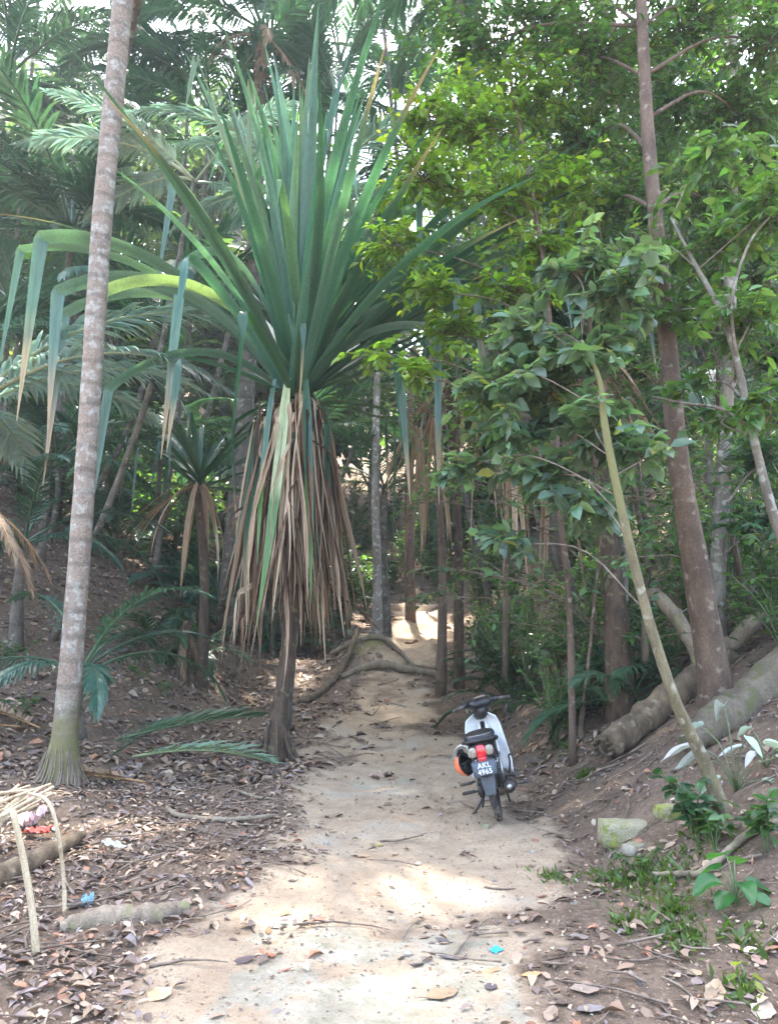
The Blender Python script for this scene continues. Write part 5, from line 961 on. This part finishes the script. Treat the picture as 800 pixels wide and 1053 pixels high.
def build_helmet(sc):
    bpy.context.view_layer.update()
    o = bpy.data.objects.new('helmet', None); COL.objects.link(o); o.matrix_world = sc.matrix_world @ Matrix.Translation((-.205, -.03, .545)) @ Matrix.Scale(.74, 4) @ Vector((-.80, .55, -.22)).to_track_quat('Z', 'Y').to_matrix().to_4x4()
    tag(o, 'orange open-face helmet with black lining hanging on the left side of the scooter', 'helmet')
    def dome(r, cut, sx, sy, sz):
        V = []; F = []; k = 28; m = 14
        for i in range(m + 1):
            th = cut * i / m
            for j in range(k): a = j * 2 * PI / k; V.append((sx * r * math.sin(th) * math.cos(a), sy * r * math.sin(th) * math.sin(a), sz * r * math.cos(th)))
        for i in range(m):
            for j in range(k): j2 = (j + 1) % k; F.append((i * k + j, (i + 1) * k + j, (i + 1) * k + j2, i * k + j2))
        return V, F
    g = Geo(); g.add(*dome(.128, R(104), .95, 1.08, 1.0)); s = g.build('shell', K['orange'], o); md = s.modifiers.new('solid', 'SOLIDIFY'); md.thickness = .004; md.offset = -1
    g = Geo(); g.add(*dome(.118, R(106), .95, 1.08, 1.0)); s = g.build('lining', K['seat'], o); md = s.modifiers.new('solid', 'SOLIDIFY'); md.thickness = .02; md.offset = -1
    g = Geo(); a = np.linspace(0, 2 * PI, 29); tube(g, np.stack([.1195 * np.cos(a), .1365 * np.sin(a), np.full(29, -.031)], -1), .011, 8); g.build('rim_trim', K['seat'], o)
    g = Geo(); loft(g, [(.11, .0, .17, .012), (.15, -.015, .15, .010), (.185, -.03, .09, .008)], k=16); g.build('peak', K['seat'], o)
    g = Geo()
    for sx in (-1, 1): tube(g, catmull([(sx * .11, .0, -.02), (sx * .09, .01, -.10), (0, .03, -.15)], 8), .007, 6)
    g.build('chin_strap', K['seat'], o)
build_helmet(sc)

# ================================================================== LIGHT, SKY, CAMERA
EL, AZ = 70, -10                                    # sun high, ahead and to the left: leaves are lit from behind
SUN_E, SKY_E, EXPO = 3.0, .15, 3.12
HAZE = .0012
d = Vector((math.sin(R(AZ)) * math.cos(R(EL)), math.cos(R(AZ)) * math.cos(R(EL)), math.sin(R(EL))))
sun = bpy.data.lights.new('sun', 'SUN'); sun.energy = SUN_E; sun.angle = R(1.6); sun.color = (1, .95, .86)
so = bpy.data.objects.new('sun', sun); COL.objects.link(so); so.rotation_euler = d.to_track_quat('Z', 'Y').to_euler(); so.location = (0, 0, 40)
w = bpy.data.worlds.new('World'); S.world = w; w.use_nodes = True; nt = w.node_tree; nt.nodes.clear()
out = nt.nodes.new('ShaderNodeOutputWorld'); bg = nt.nodes.new('ShaderNodeBackground'); sky = nt.nodes.new('ShaderNodeTexSky'); sky.sky_type = 'NISHITA'; sky.sun_disc = False
sky.sun_elevation = R(EL); sky.sun_rotation = R(AZ); sky.dust_density = 4.0; sky.air_density = 1.2; sky.ozone_density = 1.0
nt.links.new(sky.outputs[0], bg.inputs[0]); bg.inputs[1].default_value = SKY_E; nt.links.new(bg.outputs[0], out.inputs[0])

if HAZE:
    g = Geo(); x0, x1, y0, y1, z0, z1 = -90, 90, -35, 135, float(H(np.linspace(-80, 80, 60)[:, None], np.linspace(-25, 120, 60)[None]).min()) - 1.5, 95
    g.add([(x, y, z) for x in (x0, x1) for y in (y0, y1) for z in (z0, z1)], [(0, 1, 3, 2), (4, 6, 7, 5), (0, 4, 5, 1), (2, 3, 7, 6), (0, 2, 6, 4), (1, 5, 7, 3)])
    m, nt2, o2 = newmat('haze'); pv = nt2.nodes.new('ShaderNodeVolumePrincipled'); pv.inputs['Color'].default_value = (.86, .93, 1, 1); pv.inputs['Density'].default_value = HAZE; pv.inputs['Anisotropy'].default_value = .3  # volume added as a veil for sky glare, lifting the shadows
    nt2.links.new(pv.outputs[0], o2.inputs['Volume']); tag(g.build('haze', m, smooth=False), 'thin bluish veil added between the trees for sky glare', 'haze', kind='stuff')
    S.cycles.volume_bounces = 1
cam = bpy.data.cameras.new('camera'); co = bpy.data.objects.new('camera', cam); COL.objects.link(co); S.camera = co
co.location = CAM; co.rotation_euler = (PI / 2 + PITCH, 0, 0); cam.sensor_fit = 'VERTICAL'; cam.angle = 2 * math.atan(526.5 / FOC); cam.clip_start = .05; cam.clip_end = 600
S.render.engine = 'CYCLES'; S.cycles.max_bounces = 6; S.cycles.diffuse_bounces = 4; S.cycles.transmission_bounces = 4; S.cycles.transparent_max_bounces = 8; S.cycles.use_denoising = True
S.cycles.sample_clamp_indirect = 6.0
S.view_settings.view_transform = 'Standard'; S.view_settings.look = 'None'; S.view_settings.exposure = EXPO; S.view_settings.gamma = 1.0; S.view_settings.use_curve_mapping = False
